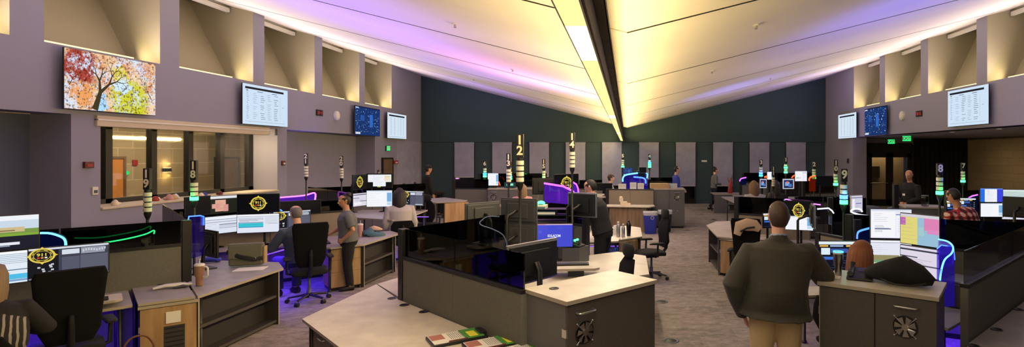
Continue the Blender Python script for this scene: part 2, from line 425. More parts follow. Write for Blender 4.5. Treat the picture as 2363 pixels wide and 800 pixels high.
# valley beam and its continuous linear light
b = MB(); b.box(-.175, -.165, Y0, YB-.1, 2.84, 3.5, 'beam_brown'); b.box(-.166, -.108, Y0, YB-.1, 2.985, 3.0, 'beam_brown')
b.box(-.112, -.108, Y0, YB-.1, 2.985, 3.02, 'beam_brown')
struct('trim_1', b)
t = thing('linear_light', 'long continuous warm linear light hanging under the valley of the white ceiling', 'light', (-.235, 10.5, 2.84))
emit('led_hot', (255,240,190), 4.0); emit('led_base', (255,232,150), 1.35)
p = MB(); p.box(-.05,.05,Y0-10.4,13.9,0,.05,'led_base'); part('diffuser', p, t)
for k, (y0, y1) in enumerate(((2.5,3.4),(8.3,8.9),(15.0,15.6))):
    p = MB(); p.box(-.047,.047,y0-10.5,y1-10.5,-.004,.002,'led_hot'); part('lamp', p, t, 'brighter stretch of the diffuser')
p = MB(); p.box(.05,.058,Y0-10.4,13.9,-.004,.09,'white_plastic'); p.box(-.056,-.05,Y0-10.4,13.9,-.004,.06,'white_plastic'); p.box(-.05,.05,Y0-10.4,13.9,.05,.09,'white_plastic'); part('housing', p, t)
for k in range(9):
    p = MB(); p.loft([(.0,-9+k*2.8,.09),(.0,-9+k*2.8,.62)], .006, 'silver', seg=8); part('hanger', p, t)
# light scoops: sill lights and shade cassettes
for s, X, nm in ((-1,XL,'left'),(1,XR,'right')):
    for i, (y0, y1) in enumerate(ALC):
        if (s == 1 and i < 2) or i < 1: continue
        pos = ['first','second','third','fourth','fifth','last'][i-1]
        side = {'left':'on the big window side','right':'on the double door side'}[nm]
        x = X+s*.53
        tt = thing('sill_light', f'warm sill light in the {pos} wall recess {side}', 'light', (x, (y0+y1)/2, SILL), group=f'recess sill lights {side}')
        q = MB(); xx = -s*.02; h_ = (y1-y0)/2-.02; q.box(-.015,.015,-h_,h_,0.02,.13,'alcove_paint'); q.quad((xx,-h_,.07),(xx,h_,.07),(xx,h_,.125),(xx,-h_,.125),'led_sill'); part('diffuser', q, tt)
        q = MB(); q.box(-.03,.03,-(y1-y0)/2+.02,(y1-y0)/2-.02,0,.02,'white_plastic'); part('base', q, tt)
        c = thing('shade_cassette', f'white shade cassette atop the {pos} wall recess {side}', 'shade cassette', (X+s*.6, (y0+y1)/2, cz(X)-.02), group=f'recess shade cassettes {side}')
        q = MB(); q.box(-.05,.05,-(y1-y0)/2+.05,(y1-y0)/2-.05,0,.1,'white_plastic'); part('cover', q, c, bevel=.008)
        for e in (-1,1):
            q = MB(); q.box(-.052,.052,e*((y1-y0)/2-.045)-.006,e*((y1-y0)/2-.045)+.006,-.005,.14,'silver'); part('end_bracket', q, c)
        area('sill_lamp', (X+s*.44,(y0+y1)/2,SILL+.09),(PI/2+.35,0,s*PI/2),(y1-y0)*.85,.08,36,(255,230,176))
        area('recess_uplight', (X+s*.06,(y0+y1)/2,SILL+.08),(0,s*PI*.70,0),.08,(y1-y0)*.7,38,(222,206,226))
# back wall windows with roller shades
bots = [2.25-(y-355)*YB/F for y in (408,407,407,423,426,426,428,428,425,425)]
for i, cx in enumerate((1072.5,1159.5,1245,1328.5,1412,1497.5,1582,1667.5,1751.5,1835.5)):
    x = (cx-VX)*YB/F; w = .43; z1 = 2.78
    f = MB(); f.box(x-w,x+w,YB-.04,YB-.01,.0,z1,'dark_glass_pane')
    for e in (-1,1): f.box(x+e*w-.03,x+e*w+.03,YB-.06,YB-.005,0,z1,'black_frame')
    f.box(x-w,x+w,YB-.06,YB-.005,0,.06,'black_frame')
    o = struct(f'window_{i+2}', f)
    q = MB(); q.box(x-w-.012,x+w+.012,YB-.085,YB-.07,bots[i],z1-.05,'blind_fabric'); q.box(x-w-.02,x+w+.02,YB-.1,YB-.06,z1-.06,z1,'blind_fabric'); q.box(x-w,x+w,YB-.09,YB-.068,bots[i]-.02,bots[i],'white_plastic')
    part('roller_shade', q, o, 'pale grey roller shade')
# borrowed-light window to the corridor
f = MB(); xg = -10.04
for y, w in ((9.7,.2),(10.44,.14),(11.44,.13),(12.4,.13),(13.36,.13),(14.38,.16)): f.box(xg-.06,xg+.06,y-w/2,y+w/2,1.28,2.9,'black_frame')
f.box(xg-.06,xg+.06,9.61,14.47,1.28,1.39,'black_frame'); f.box(xg-.06,xg+.06,9.61,14.47,2.80,2.92,'black_frame')
o = struct('window_1', f)
q = MB(); q.box(xg-.005,xg+.005,9.62,14.46,1.38,2.82,'clear_glass'); part('pane', q, o)
b = MB(); b.box(-10.0,XL+.04,9.61,14.47,1.26,1.30,'sill_board'); struct('trim_2', b, bevel=.006)
b = MB(); b.box(XL-.14,XL+.05,9.5,14.1,2.74,2.93,'sill_board'); b.box(XL-.14,XL+.07,9.5,14.1,2.84,2.87,'white_plastic'); struct('trim_3', b, bevel=.006)
# corridor beyond the window
b = MB(); b.box(-12.8,-12.5,8,22,0,SOFF+.4,'block_wall'); b.box(-12.8,-10.24,7.8,8.0,0,SOFF+.4,'block_wall'); b.box(-12.8,-10.24,17.5,17.7,0,SOFF+.4,'block_wall')
b.box(-12.8,-10.2,7.8,17.7,SOFF+.3,SOFF+.4,'ceiling_paint'); struct('wall_corridor', b)
spot('window_soffit_lamp',(-9.68,13.1,2.72),(-9.7,14.47,1.7),170,(255,224,170),120,.9,.06)  # added spot that warms the window jamb; no fixture there
area('corridor_lamp', (-11.3,12.8,SOFF+.28),(0,0,0),.5,6,190,(255,232,194))
def flush_door(name, label, loc, rz, w, h, m, frame, g=None):
    o = MB(); o.box(-w/2-.06,-w/2,-.03,.05,0,h+.06,frame); o.box(w/2,w/2+.06,-.03,.05,0,h+.06,frame); o.box(-w/2,w/2,-.03,.05,h,h+.06,frame)
    d = struct(name, o); d.location = loc; d.rotation_euler = (0,0,rz)
    q = MB(); q.box(-w/2+.004,w/2-.004,-.015,.03,.01,h-.004,m); lf = part('leaf', q, d)
    q = MB(); q.loft([(w/2-.12,-.06,1.0),(w/2-.03,-.06,1.0)],.012,'silver',seg=8); q.loft([(w/2-.05,-.06,1.0),(w/2-.05,-.01,1.0)],.012,'silver',seg=8); part('handle', q, lf)
    return d
flush_door('door_1','', (-12.47,13.0,0), PI/2, .8, 2.13, 'corridor_wood', 'door_brown')
flush_door('door_2','', (-12.47,16.9,0), PI/2, .9, 2.1, 'door_brown', 'black_frame')
flush_door('door_3','', (XL+.035,21.05,0), PI/2, .82, 2.05, 'door_brown', 'black_frame')
t = thing('wall_sconce','up and down wall sconce glowing warm on the corridor block wall','light',(-12.5,14.65,1.82))
q = MB(); q.loft([(.06,0,-.05),(.06,0,.05)],[.1,.1],'black_frame',side=(0,1,0)); part('body', q, t)
q = MB(); q.loft([(.06,0,.05),(.06,0,.056)],.085,'sconce_glow'); part('lamp', q, t)
q = MB(); q.loft([(.06,0,-.056),(.06,0,-.05)],.085,'sconce_glow'); part('lamp', q, t)
point('sconce_up', (-12.38,14.65,1.98), 5, (255,214,130), .04); point('sconce_down', (-12.38,14.65,1.66), 5, (255,214,130), .04)
q = MB(); q.box(-.01,.01,-.07,.07,-.07,.07,'red_plastic'); solo('wall_plaque', q, 'small red plaque on the corridor block wall left of the sconce','plaque',(-12.485,13.75,2.03))
q = MB(); q.ball((0,0,0),(.03,.06,.05),'exit_green'); solo('indicator_lamp', q, 'small green indicator lamp beside the wooden corridor door','lamp',(-12.46,13.5,1.78))
# knick-knacks along the window sill
for i,(px,py,r,m,lb) in enumerate(((281,470,.06,'cream_plastic','cream shell ornament alone at the near end of the window sill'),(379,457,.06,'red_plastic','red ornament on the window sill behind pole 19'),(393,458,.04,'cream_plastic','small cream ornament beside the red one on the window sill'),(404,457,.07,'pink_cloth','rounded pink stone ornament on the window sill'),(419,455,.06,'card_tan','tan ornament on the window sill left of pole 18'),(432,453,.06,'white_plastic','white ornament on the window sill just before pole 18'),(463,452,.05,'card_tan','small tan ornament on the window sill past pole 18'),(483,450,.05,'cream_plastic','little cream ornament on the sill under the third window pane'),(497,448,.05,'bin_blue','dark blue ornament on the sill under the third window pane'),(520,446,.055,'red_dark','dark red ornament on the window sill above the badge monitor'))):
    Y = -XL*F/(VX-px); q = MB(); q.loft([(0,0,0),(0,0,r*.5),(0,0,r*1.1),(.01,0,r*1.7)],[(r,r*.8),(r*1.2,r),(r*.9,r*.7),(r*.3,r*.3)],m,side=(1,0,0)); q.ball((r*.5,r*.8,r*.5),r*.5,m)
    solo('ornament', q, lb, 'ornament', (XL-.12-(i%3)*.06, Y, 1.30), i, 'ornaments on the window sill')
# black double doors in the recess on the right
fr = MB()
x0,x1,yd = 10.35,12.3,23.38
for x in (x0,x1): fr.box(x-.06,x+.06,yd-.05,yd+.04,0,2.66,'black_frame')
fr.box(x0,x1,yd-.05,yd+.04,2.28,2.36,'black_frame'); fr.box(x0,x1,yd-.05,yd+.04,2.6,2.72,'black_frame')
dd = struct('door_4', fr)
q = MB(); q.box(x0+.06,x1-.06,yd,yd+.01,2.36,2.6,'dark_glass_pane'); part('transom_pane', q, dd)
xm = (x0+x1)/2
mat('lobby_wall', (150,134,108), .9)
for a, c, sg in ((x0+.06,xm,1),(xm,x1-.06,-1)):
    q = MB()
    q.box(a,a+.15,yd-.03,yd+.03,.01,2.28,'black_frame'); q.box(c-.15,c,yd-.03,yd+.03,.01,2.28,'black_frame'); q.box(a,c,yd-.03,yd+.03,2.1,2.28,'black_frame'); q.box(a,c,yd-.03,yd+.03,.01,.3,'black_frame')
    lf = part('leaf', q, dd)
    q = MB(); q.box(a+.15,c-.15,yd-.004,yd+.004,.3,2.1,'clear_glass'); part('pane', q, lf)
    q = MB(); q.loft([(a+.1,yd-.09,1.0),(c-.1,yd-.09,1.0)],.016,'silver',seg=8); q.loft([(a+.1,yd-.09,1.0),(a+.1,yd-.02,1.0)],.014,'silver',seg=8); q.loft([(c-.1,yd-.09,1.0),(c-.1,yd-.02,1.0)],.014,'silver',seg=8); part('push_bar', q, lf)
b = MB(); b.box(x0-.1,x1+.1,24.3,24.4,0,2.9,'lobby_wall'); b.box(10.8,11.3,24.22,24.3,1.2,1.7,'black_frame'); struct('wall_lobby', b)
area('lobby_lamp',(11.3,23.9,2.85),(0,0,0),1.4,.3,40,(255,220,170))
for x, y in ((12.8,20.5),(12.8,16.5)): spot('down_lamp',(x,y,SOFF-.02),(x+1,y+.2,0),70,(255,220,170),140,.9,.05)  # two extra unseen lamps added to brighten the block wall
for k,(px,py,Y) in enumerate(((2230,305,16.5),(2330,297,14.4))):
    p0 = W(px,py,Y); tt = thing('recessed_downlight', ['recessed ceiling downlight in the soffit nearer the black double doors','recessed ceiling downlight in the soffit nearer the far wall display'][k],'light',(9.9,Y,SOFF),group='soffit downlights')
    q = MB(); q._lathe([(.05,0),(.085,-.006),(.09,0)],'white_plastic',(0,0,0),20,None); part('trim_ring', q, tt)
    q = MB(); q.loft([(0,0,-.001),(0,0,-.004)],.055,'downlight_glow'); part('lens', q, tt)
    spot('down_lamp',(9.9,Y,SOFF-.02),(10.2,Y+.3,0),170,(255,226,180),140,.8,.04)
# lights of the room and added washes
area('ridge_down', (-.235,10.5,2.832),(0,0,0),.1,27,240,(255,238,212))
area('ridge_left', (-.31,10.5,2.89),(0,PI*.545,0),.10,27,640,(255,222,150))
area('ridge_right', (-.14,10.5,3.03),(0,-PI*.545,0),.03,27,600,(255,222,150))
for loc, tg, pw, c, an in (((-4.3,7.2,1.6),(-4.3,7.4,4.5),45,(150,110,255),100),((-4.8,14.5,1.3),(-4.6,14.8,4.6),50,(150,110,255),95),((-5.2,10.4,1.3),(-4.9,10.2,4.7),80,(140,100,255),95),((-2.7,13.0,1.9),(-2.3,12.4,4),60,(236,140,230),125),((-6.0,19,1.3),(-6.0,21.5,4.9),60,(120,70,255),85),
        ((-6.6,6.2,1.4),(-6.6,6.6,5),45,(120,90,255),90),((4.9,7.2,1.3),(4.7,8.7,4.6),60,(80,90,255),90),((3.4,16,1.3),(3.3,16.4,4.3),38,(120,120,255),80),((6.8,19,1.3),(6.9,21.5,5),45,(140,80,255),85),((-9.0,16,1.3),(-8.2,16,5.5),20,(150,130,255),100)):
    spot('console_uplight', loc, tg, pw*7, c, an, 1, .15)
for x, y in ((-6.9,5.2),(-6.9,9.6),(-6.8,13.6),(-6,19.5),(-2.6,8.0),(-2.4,13.5),(-1.5,19.6),(4.3,7.6),(4.6,12.0),(4.4,17.2),(7.6,12),(8,20)):
    spot('console_wash', (x,y,1.5), (x*.96,y+.2,5), 105, (214,186,240), 150, 1, .3)  # added lilac spots evening out the ceiling; the consoles carry no such fixture
area('rear_ceiling_wash', (3,-2.5,3.2),(PI*.62,0,0),8,.3,24,(220,216,240))  # unseen lamp behind the camera, aimed forward and up
w = bpy.data.worlds.new('world'); SC.world = w; w.use_nodes = True
w.node_tree.nodes['Background'].inputs[0].default_value = (.05,.05,.075,1); w.node_tree.nodes['Background'].inputs[1].default_value = .3
# ================================================================ FURNITURE KIT
def rot2(a, p): c, s = math.cos(a), math.sin(a); return (p[0]*c-p[1]*s, p[0]*s+p[1]*c)
def worktop(label, poly, z=.73, m='laminate', grommets=(), t=.03, group=None, led=None, cat='worktop'):
    cx = sum(p[0] for p in poly)/len(poly); cy = sum(p[1] for p in poly)/len(poly)
    th = thing('worktop', label, cat, (cx,cy,0), 0, group)
    q = MB(); q.prism([(p[0]-cx,p[1]-cy) for p in poly], z-t, z, 'edge_band', top=m); part('top', q, th, bevel=.006)
    q = MB(); n = len(poly)
    for i in range(n):              # recessed support legs at each corner
        x = (poly[i][0]-cx)*.9; y = (poly[i][1]-cy)*.9
        q = MB(); q.loft([(x,y,0),(x,y,.03),(x,y,.031),(x,y,z-t)],[.03,.03,.02,.02],'black_plastic',side=(1,0,0),seg=10); part('leg', q, th)
    for g in grommets:
        q = MB(); q._lathe([(.048,.001),(.046,.005),(.034,.006),(.032,.002),(.0,.002)],'black_plastic',(g[0]-cx,g[1]-cy,z),24,None); part('grommet', q, th, 'dark round cable grommet')
    return th
def panel(label, p0, p1, nseg=2, glass=True, gm='smoked_glass', zt=1.19, zg=1.47, fab='panel_fabric', post0=True, post1=False, th=.06, group=None):
    p0 = Vector(p0[:2]); p1 = Vector(p1[:2]); d = p1-p0; L = d.length; a = math.atan2(d.y, d.x)
    t = thing('partition_panel', label, 'partition', (p0.x,p0.y,0), a, group)
    for k in range(nseg):
        x0, x1 = L*k/nseg+(.05 if k==0 and post0 else .003), L*(k+1)/nseg-.003
        q = MB(); q.box(x0,x1,-th/2,th/2,.06,zt-.03,fab); part('fabric_panel', q, t, bevel=.006)
        if glass:
            q = MB(); q.box(x0+.004,x1-.004,-.006,.006,zt-.005,zg,gm); part('glass_pane', q, t, 'dark smoked glass pane')
    q = MB(); q.box(0,L,-th/2-.004,th/2+.004,zt-.035,zt,'black_plastic'); part('top_rail', q, t, bevel=.004)
    q = MB(); q.box(0,L,-th/2+.01,th/2-.01,0,.06,'black_plastic'); part('base_rail', q, t)
    for x, f in ((0,post0),(L,post1)):
        if f:
            q = MB(); q.box(x-.045,x+.045,-th/2-.012,th/2+.012,0,zg if glass else zt,'black_plastic'); part('end_post', q, t, bevel=.006)
    return t
def bar_handle(q, x0, x1, y, z, m='silver', r=.008):
    q.loft([(x0,y,z),(x0,y-.032,z),(x0+.012,y-.04,z),(x1-.012,y-.04,z),(x1,y-.032,z),(x1,y,z)], r, m, seg=8)
def fan(parent, x, z, y, r=.082):
    f = MB(); f._lathe([(r*.98,0),(r,.006),(r*1.05,.006),(r*1.07,0)],'black_plastic',(0,0,0),24,Matrix.Translation((x,y,z))@Matrix.Rotation(PI/2,4,'X'))
    f.loft([(x,y,z),(x,y-.006,z)],r*1.0,'black_gloss',seg=24)
    for k in range(4):
        a = PI/4+k*PI/2; f.loft([(x,y-.01,z),(x+r*1.28*math.cos(a),y-.006,z+r*1.28*math.sin(a))],.0035,'silver',seg=6)
        f.ball((x+r*1.28*math.cos(a),y-.006,z+r*1.28*math.sin(a)),.008,'silver',seg=8,rings=5)
    o = part('vent_fan', f, parent)
    g = MB()
    for k in range(7):
        a = 2*PI*k/7; ca, sa = math.cos(a), math.sin(a); ca2, sa2 = math.cos(a+.6), math.sin(a+.6)
        g.add([(x+.02*ca,y-.012,z+.02*sa),(x+.02*ca2,y-.008,z+.02*sa2),(x+r*.95*ca2,y-.008,z+r*.95*sa2),(x+r*.95*ca,y-.016,z+r*.95*sa)],[(0,1,2,3)],'steel')
    g.loft([(x,y-.004,z),(x,y-.02,z)],.024,'steel',seg=16); part('rotor', g, o)
def cabinet(label, loc, a, w, d, h=1.19, doors=1, m='cabinet_dark', top='laminate', fan_on=(0,), handle=True, side=None, grommet=None, group=None, vent=None, edge=None):
    t = thing('storage_cabinet', label, 'cabinet', (loc[0],loc[1],0), a, group)
    q = MB(); q.box(.004,w-.004,.02,d,.05,h-.032,side or m); q.box(.03,w-.03,.05,d-.03,0,.05,'black_plastic')
    if edge: q.box(.0,.012,.0,d,.05,h-.032,edge)
    part('carcass', q, t, bevel=.003)
    q = MB(); q.box(-.012,w+.012,-.015,d+.01,h-.03,h,'edge_band'); q.box(-.010,w+.010,-.013,d+.008,h-.001,h+.0008,top); part('top', q, t, bevel=.004)
    if grommet:
        q = MB(); q._lathe([(.04,.001),(.038,.005),(.028,.006),(.026,.002),(.0,.002)],'black_plastic',(grommet[0],grommet[1],h),24,None); part('grommet', q, t)
    for k in range(doors):
        x0, x1 = w*k/doors+.006, w*(k+1)/doors-.004
        q = MB(); q.box(x0,x1,0,.02,.06,h-.038,m); dr = part('door', q, t, bevel=.002)
        if k in fan_on:
            fx = x0+.16 if doors == 1 else (x0+x1)/2+.0
            if handle:
                q = MB(); bar_handle(q, fx-.075, fx+.085, 0, h-.105); part('handle', q, dr, 'silver bar handle')
            fan(dr, fx, h-.26, -.001)
            q = MB(); q.loft([(fx+.02,0,h-.66),(fx+.02,-.012,h-.66)],.014,'silver',seg=14); part('lock', q, dr)
        if vent:
            q = MB(); vx0,vx1,vz0,vz1 = vent; q.box(vx0,vx1,-.004,.002,vz0,vz1,'shelf_dark')
            for j in range(6): zz = vz0+(vz1-vz0)*(j+.5)/6; q.box(vx0+.01,vx1-.01,-.007,-.003,zz-.006,zz+.006,'black_plastic')
            part('vent_grille', q, dr, 'dark vent grille')
    q = MB(); q.box(-.006,.006,.0,.05,h-.27,h-.21,'silver'); part('hinge', q, t)
    return t
def drawers(label, loc, a, w, d, h=.70, rows=(.2,.2,.3), m='wood', group=None, hm='silver', cat='drawer unit'):
    t = thing('drawer_pedestal', label, cat, (loc[0],loc[1],0), a, group)
    q = MB(); q.box(0,w,.02,d,.05,h,m); q.box(.02,w-.02,.05,d-.02,0,.05,'black_plastic'); part('carcass', q, t, bevel=.003)
    z = h-.01
    for r in rows:
        z0 = max(z-r, .06); q = MB(); q.box(.004,w-.004,0,.02,z0+.003,z,m); dr = part('drawer', q, t, bevel=.003)
        q = MB(); bar_handle(q, w/2-.06, w/2+.06, 0, z-.05, hm, .006); part('handle', q, dr); z = z0
    return t
def bookcase(label, loc, a, w, d, h=.70, shelves=1, m='shelf_dark', edge='edge_band', group=None, back=True):
    t = thing('open_bookcase', label, 'bookcase', (loc[0],loc[1],0), a, group)
    q = MB(); q.box(.018,w-.018,d-.015,d,.04,h,m); part('back_board', q, t)
    for x in (0,w-.018):
        q = MB(); q.box(x,x+.018,.0,d,.0,h,m); q.box(x,x+.018,-.003,.0,.0,h,edge); part('side_board', q, t)
    for z in [.04]+[.04+(h-.04)*(k+1)/(shelves+1) for k in range(shelves)]:
        q = MB(); q.box(.018,w-.018,.03,d-.015,z,z+.02,m); q.box(.018,w-.018,.026,.03,z-.012,z+.022,'cabinet_dark'); part('shelf', q, t)
    return t
# ---------------------------------------------------------------- screens
def C(r,g,b_): return sl((r,g,b_))
WHT = C(236,240,248)
def pic(kind, seed=0):
    R = random.Random(seed); L = []
    def r(x0,y0,x1,y1,c): L.append((x0,y0,x1,y1,c))
    def lines(x0,y0,x1,y1,n,c,lo=.3,hi=.95):
        for i in range(n):
            y = y1-(y1-y0)*(i+.5)/n; r(x0,y-.006,x0+(x1-x0)*R.uniform(lo,hi),y+.006,c)
    if kind == 'doc':
        r(0,0,1,1,C(232,234,244)); r(0,.95,1,1,C(206,212,226)); r(.03,.04,.60,.92,C(246,246,250)); r(.62,.04,.98,.80,C(240,242,250)); r(.62,.80,.98,.83,C(90,120,180))
        lines(.08,.55,.55,.88,5,C(190,196,210)); lines(.10,.2,.5,.45,6,C(150,156,176)); r(.10,.30,.5,.34,C(120,126,150)); lines(.66,.2,.95,.7,6,C(196,202,218))
    elif kind == 'cad':
        r(0,0,1,1,C(226,230,244)); r(0,.9,1,1,C(244,246,250)); r(0,.885,1,.9,C(60,62,80)); r(.03,.72,.62,.82,C(200,206,220)); r(.03,.70,.62,.71,C(180,90,80)); r(.03,.50,.62,.58,C(150,168,190))
        r(.03,.33,.62,.52,C(60,196,214)); r(.03,.44,.62,.45,C(30,130,160)); r(.03,.28,.62,.33,C(60,150,190)); r(.66,.45,.97,.83,C(214,218,230)); r(.72,.47,.97,.48,C(70,80,110)); lines(.05,.6,.6,.7,3,C(120,130,160))
    elif kind == 'form':
        r(0,0,1,1,C(220,226,240)); r(0,.82,1,1,C(236,240,248)); r(0,.80,1,.82,C(70,74,100)); r(0,.66,1,.68,C(90,94,120)); r(.42,.5,.98,.53,C(70,76,100)); r(.42,.30,.98,.32,C(90,96,120)); r(.42,.36,.98,.5,C(200,206,222)); lines(.04,.05,.36,.6,6,C(170,178,198))
    elif kind == 'green_rows':
        r(0,0,1,1,C(226,236,246)); r(0,.93,1,1,C(246,248,252)); r(0,.80,.55,.9,C(70,120,90)); r(0,.68,.55,.78,C(70,140,100)); r(0,.58,.55,.66,C(160,150,110))
        for k in range(6): r(.58,.9-k*.055,.98,.915-k*.055,C(150,165,185))
        r(0,.40,1,.43,C(90,120,140)); r(0,.12,.98,.28,C(80,190,230)); r(.3,.05,.98,.11,C(120,160,200)); r(.1,.31,.7,.33,C(130,150,170))
    elif kind == 'gradient_rows':
        r(0,0,1,1,C(228,230,242)); r(0,.92,1,1,C(240,242,248)); r(.0,.905,1,.92,C(90,100,120)); r(.02,.05,.70,.42,C(120,160,120)); r(.02,.22,.70,.42,C(150,140,100)); r(.02,.05,.70,.12,C(210,225,170)); r(.74,.30,.99,.52,C(90,180,230)); r(.74,.10,.99,.28,C(170,210,240)); r(.74,.40,.99,.42,C(40,110,170)); lines(.04,.5,.6,.85,4,C(205,208,222))
    elif kind == 'landscape':
        r(0,0,1,1,C(20,24,42)); r(0,.86,1,1,C(238,242,248)); r(0,.58,1,.86,C(200,216,232)); r(0,.40,1,.60,C(120,150,70)); r(.12,.52,.85,.66,C(206,186,138)); r(.2,.55,.75,.58,C(120,100,70)); r(0,.40,1,.47,C(130,170,60)); r(.25,.14,.8,.22,C(230,232,240)); r(.3,.10,.7,.13,C(150,160,180))
    elif kind == 'landscape2': return pic('landscape')
    elif kind == 'desk_dark':
        r(0,0,1,1,C(62,64,80)); r(0,.94,1,1,C(210,216,226)); r(.0,.0,.36,.92,C(22,22,30)); r(.40,.74,.62,.90,C(214,220,232)); r(.40,.08,.62,.66,C(86,88,106)); r(.63,.08,.99,.68,C(92,94,110)); r(.64,.72,.95,.92,C(150,154,170)); r(.63,.06,.97,.1,C(226,230,238)); r(0,.0,1,.05,C(120,124,140))
        for k in range(10): x=.03+R.random()*.26; y=.08+R.random()*.36; r(x,y,x+.035,y+.05,C(200,206,214))
        for k in range(9): x=.66+k*.035; y=.76+R.random()*.06; r(x,y,x+.02,y+.08,C(200,204,214))
    elif kind == 'black': r(0,0,1,1,C(9,9,13))
    elif kind == 'map':
        r(0,0,1,1,C(214,196,206)); r(0,.92,1,1,C(210,208,216)); r(0,.0,.45,.9,C(224,212,120)); r(.45,.0,1,.9,C(150,190,214)); r(.62,.5,1,.9,C(220,130,180)); r(.7,.4,1,.55,C(220,140,190)); r(0,.62,.14,.88,C(190,100,180)); r(.47,.3,.62,.6,C(160,200,206)); lines(.05,.1,.9,.85,6,C(190,180,150),.1,.5)
    elif kind == 'form_lilac':
        r(0,0,1,1,C(222,216,230)); r(0,.86,1,.92,C(60,60,72)); r(0,.62,.45,.66,C(80,80,96)); r(.5,.35,1,.40,C(90,90,110)); r(.04,.1,.6,.3,C(240,236,244)); lines(.1,.4,.9,.6,3,C(160,150,176))
    elif kind == 'cad_dark':
        r(0,0,1,1,C(16,20,34)); r(0,.90,1,1,C(226,236,240)); r(.02,.82,.2,.88,C(220,170,70)); r(.24,.82,.52,.88,C(150,170,210)); r(.58,.82,.78,.88,C(230,180,90)); r(.05,.55,.24,.78,C(220,235,245)); r(.26,.62,.62,.76,C(60,90,170)); r(.05,.38,.4,.48,C(60,110,200)); r(.05,.1,.98,.11,C(70,80,110)); r(.66,.1,.67,.8,C(70,80,110)); r(.7,.14,.92,.18,C(210,80,210)); r(.7,.07,.92,.11,C(90,200,210)); lines(.3,.15,.9,.55,5,C(60,80,130))
        for k in range(4): r(.88,.22+k*.14,.91,.28+k*.14,C(200,205,220))
    elif kind == 'blue':
        r(0,0,1,1,C(66,74,206)); r(0,.96,1,1,C(214,150,160)); r(.3,.965,1,.985,C(220,224,240)); r(.03,.86,.06,.91,C(220,225,250)); r(.12,.6,.2,.72,C(78,88,214)); r(.6,.75,.75,.9,C(72,80,212))
    elif kind == 'portrait_notes':
        r(0,0,1,1,C(30,34,26)); r(0,.86,1,1,C(226,228,232)); r(0,.83,1,.86,C(80,84,90)); r(.3,.12,.62,.78,C(226,170,150)); r(.2,.3,.42,.56,C(220,160,146)); r(.55,.1,.7,.5,C(214,150,140)); lines(.32,.2,.6,.7,7,C(170,100,90))
    elif kind == 'notes':
        r(0,0,1,1,C(16,18,18)); r(.05,.42,.97,.94,C(238,240,246)); r(.25,.12,.75,.6,C(240,242,248)); r(.42,.06,.55,.12,C(180,200,80)); r(.70,.5,.93,.86,C(236,226,196)); r(.72,.78,.92,.8,C(200,170,120)); lines(.32,.2,.7,.75,6,C(190,196,214)); r(.28,.5,.29,.9,C(180,186,206))
    elif kind == 'sched':
        r(0,0,1,1,C(206,226,246)); r(.05,.88,.90,.935,C(24,26,34)); r(.05,.07,.93,.075,C(90,100,120)); r(.07,.83,.11,.85,C(50,60,80)); r(.3,.83,.42,.845,C(90,100,120)); r(.62,.83,.74,.845,C(90,100,120))
        for k in range(14):
            y = .78-k*.049
            for x,wd,c in ((.07,.05,C(130,145,170)),(.20,.10,C(160,178,200)),(.36,.10,C(110,120,140)),(.51,.09,C(150,168,190)),(.66,.10,C(110,120,140))):
                if R.random() > .12: r(x+R.uniform(0,.02),y,x+wd*R.uniform(.7,1.1),y+.012,c)
        r(.81,.2,.813,.75,C(150,165,190)); r(.86,.50,.90,.51,C(110,120,140)); r(.49,.1,.492,.8,C(170,185,205))
    elif kind == 'sched_narrow':
        r(0,0,1,1,C(212,228,242)); r(.08,.87,.9,.93,C(30,34,40)); r(.06,.06,.94,.07,C(120,130,150))
        for x in (.16,.34,.52,.66,.8):
            for k in range(13): r(x,.8-k*.055,x+.05,.815-k*.055,C(140,150,170) if x!=.52 else C(180,190,210))
    elif kind == 'mapdark':
        r(0,0,1,1,C(26,52,108)); r(.02,.03,.2,.1,C(220,225,235)); r(.02,.93,.14,.98,C(200,210,230)); r(.0,.97,1,1,C(20,30,60))
        for k in range(260):
            x,y = R.random()*.95, .06+R.random()*.88; w_ = R.uniform(.004,.03); h_ = R.uniform(.004,.03); c = R.choice([C(60,110,180),C(120,170,220),C(20,36,80),C(34,80,150),C(200,220,240)]); r(x,y,min(x+w_,.99),y+h_,c)
        r(.55,.3,.68,.75,C(50,104,190)); r(.2,.5,.34,.7,C(36,84,160))
    elif kind == 'desktop_blue':
        r(0,0,1,1,C(40,110,230)); r(.2,.0,.74,1,C(240,242,248)); r(.74,0,1,1,C(60,70,220)); lines(.26,.1,.7,.9,8,C(190,196,214)); r(.35,.55,.36,.9,C(170,180,200)); r(0,.95,1,1,C(120,160,240))
    elif kind == 'pale_green': r(0,0,1,1,C(196,214,210)); r(0,.9,1,1,C(226,234,232)); lines(.05,.1,.9,.85,8,C(170,192,188)); r(.3,.3,.8,.34,C(150,180,176))
    elif kind == 'lilac2': r(0,0,1,1,C(206,204,224)); r(.0,.86,1,.9,C(90,90,120)); r(.1,.2,.3,.8,C(240,240,246)); r(.4,.5,.9,.55,C(120,110,170)); lines(.4,.1,.9,.45,5,C(150,150,180)); r(.0,.0,1,.08,C(226,224,236))
    elif kind == 'white': r(0,0,1,1,C(238,242,250)); r(0,.94,1,1,C(210,220,236)); r(.02,.05,.78,.9,C(244,246,252)); r(.80,.3,.98,.86,C(120,176,224)); r(.8,.1,.98,.26,C(190,216,240)); lines(.06,.1,.7,.86,7,C(216,220,234))
    elif kind == 'photo': r(0,0,1,1,C(196,206,226)); r(.08,.08,.92,.9,C(30,44,90)); r(.2,.3,.6,.7,C(120,170,230)); r(.3,.55,.5,.75,C(230,120,90)); r(.5,.2,.8,.5,C(80,120,190)); r(.1,.1,.9,.2,C(20,30,60))
    elif kind == 'phone': r(0,0,1,1,C(40,60,60)); r(.2,.4,.8,.8,C(140,240,210))
    return L
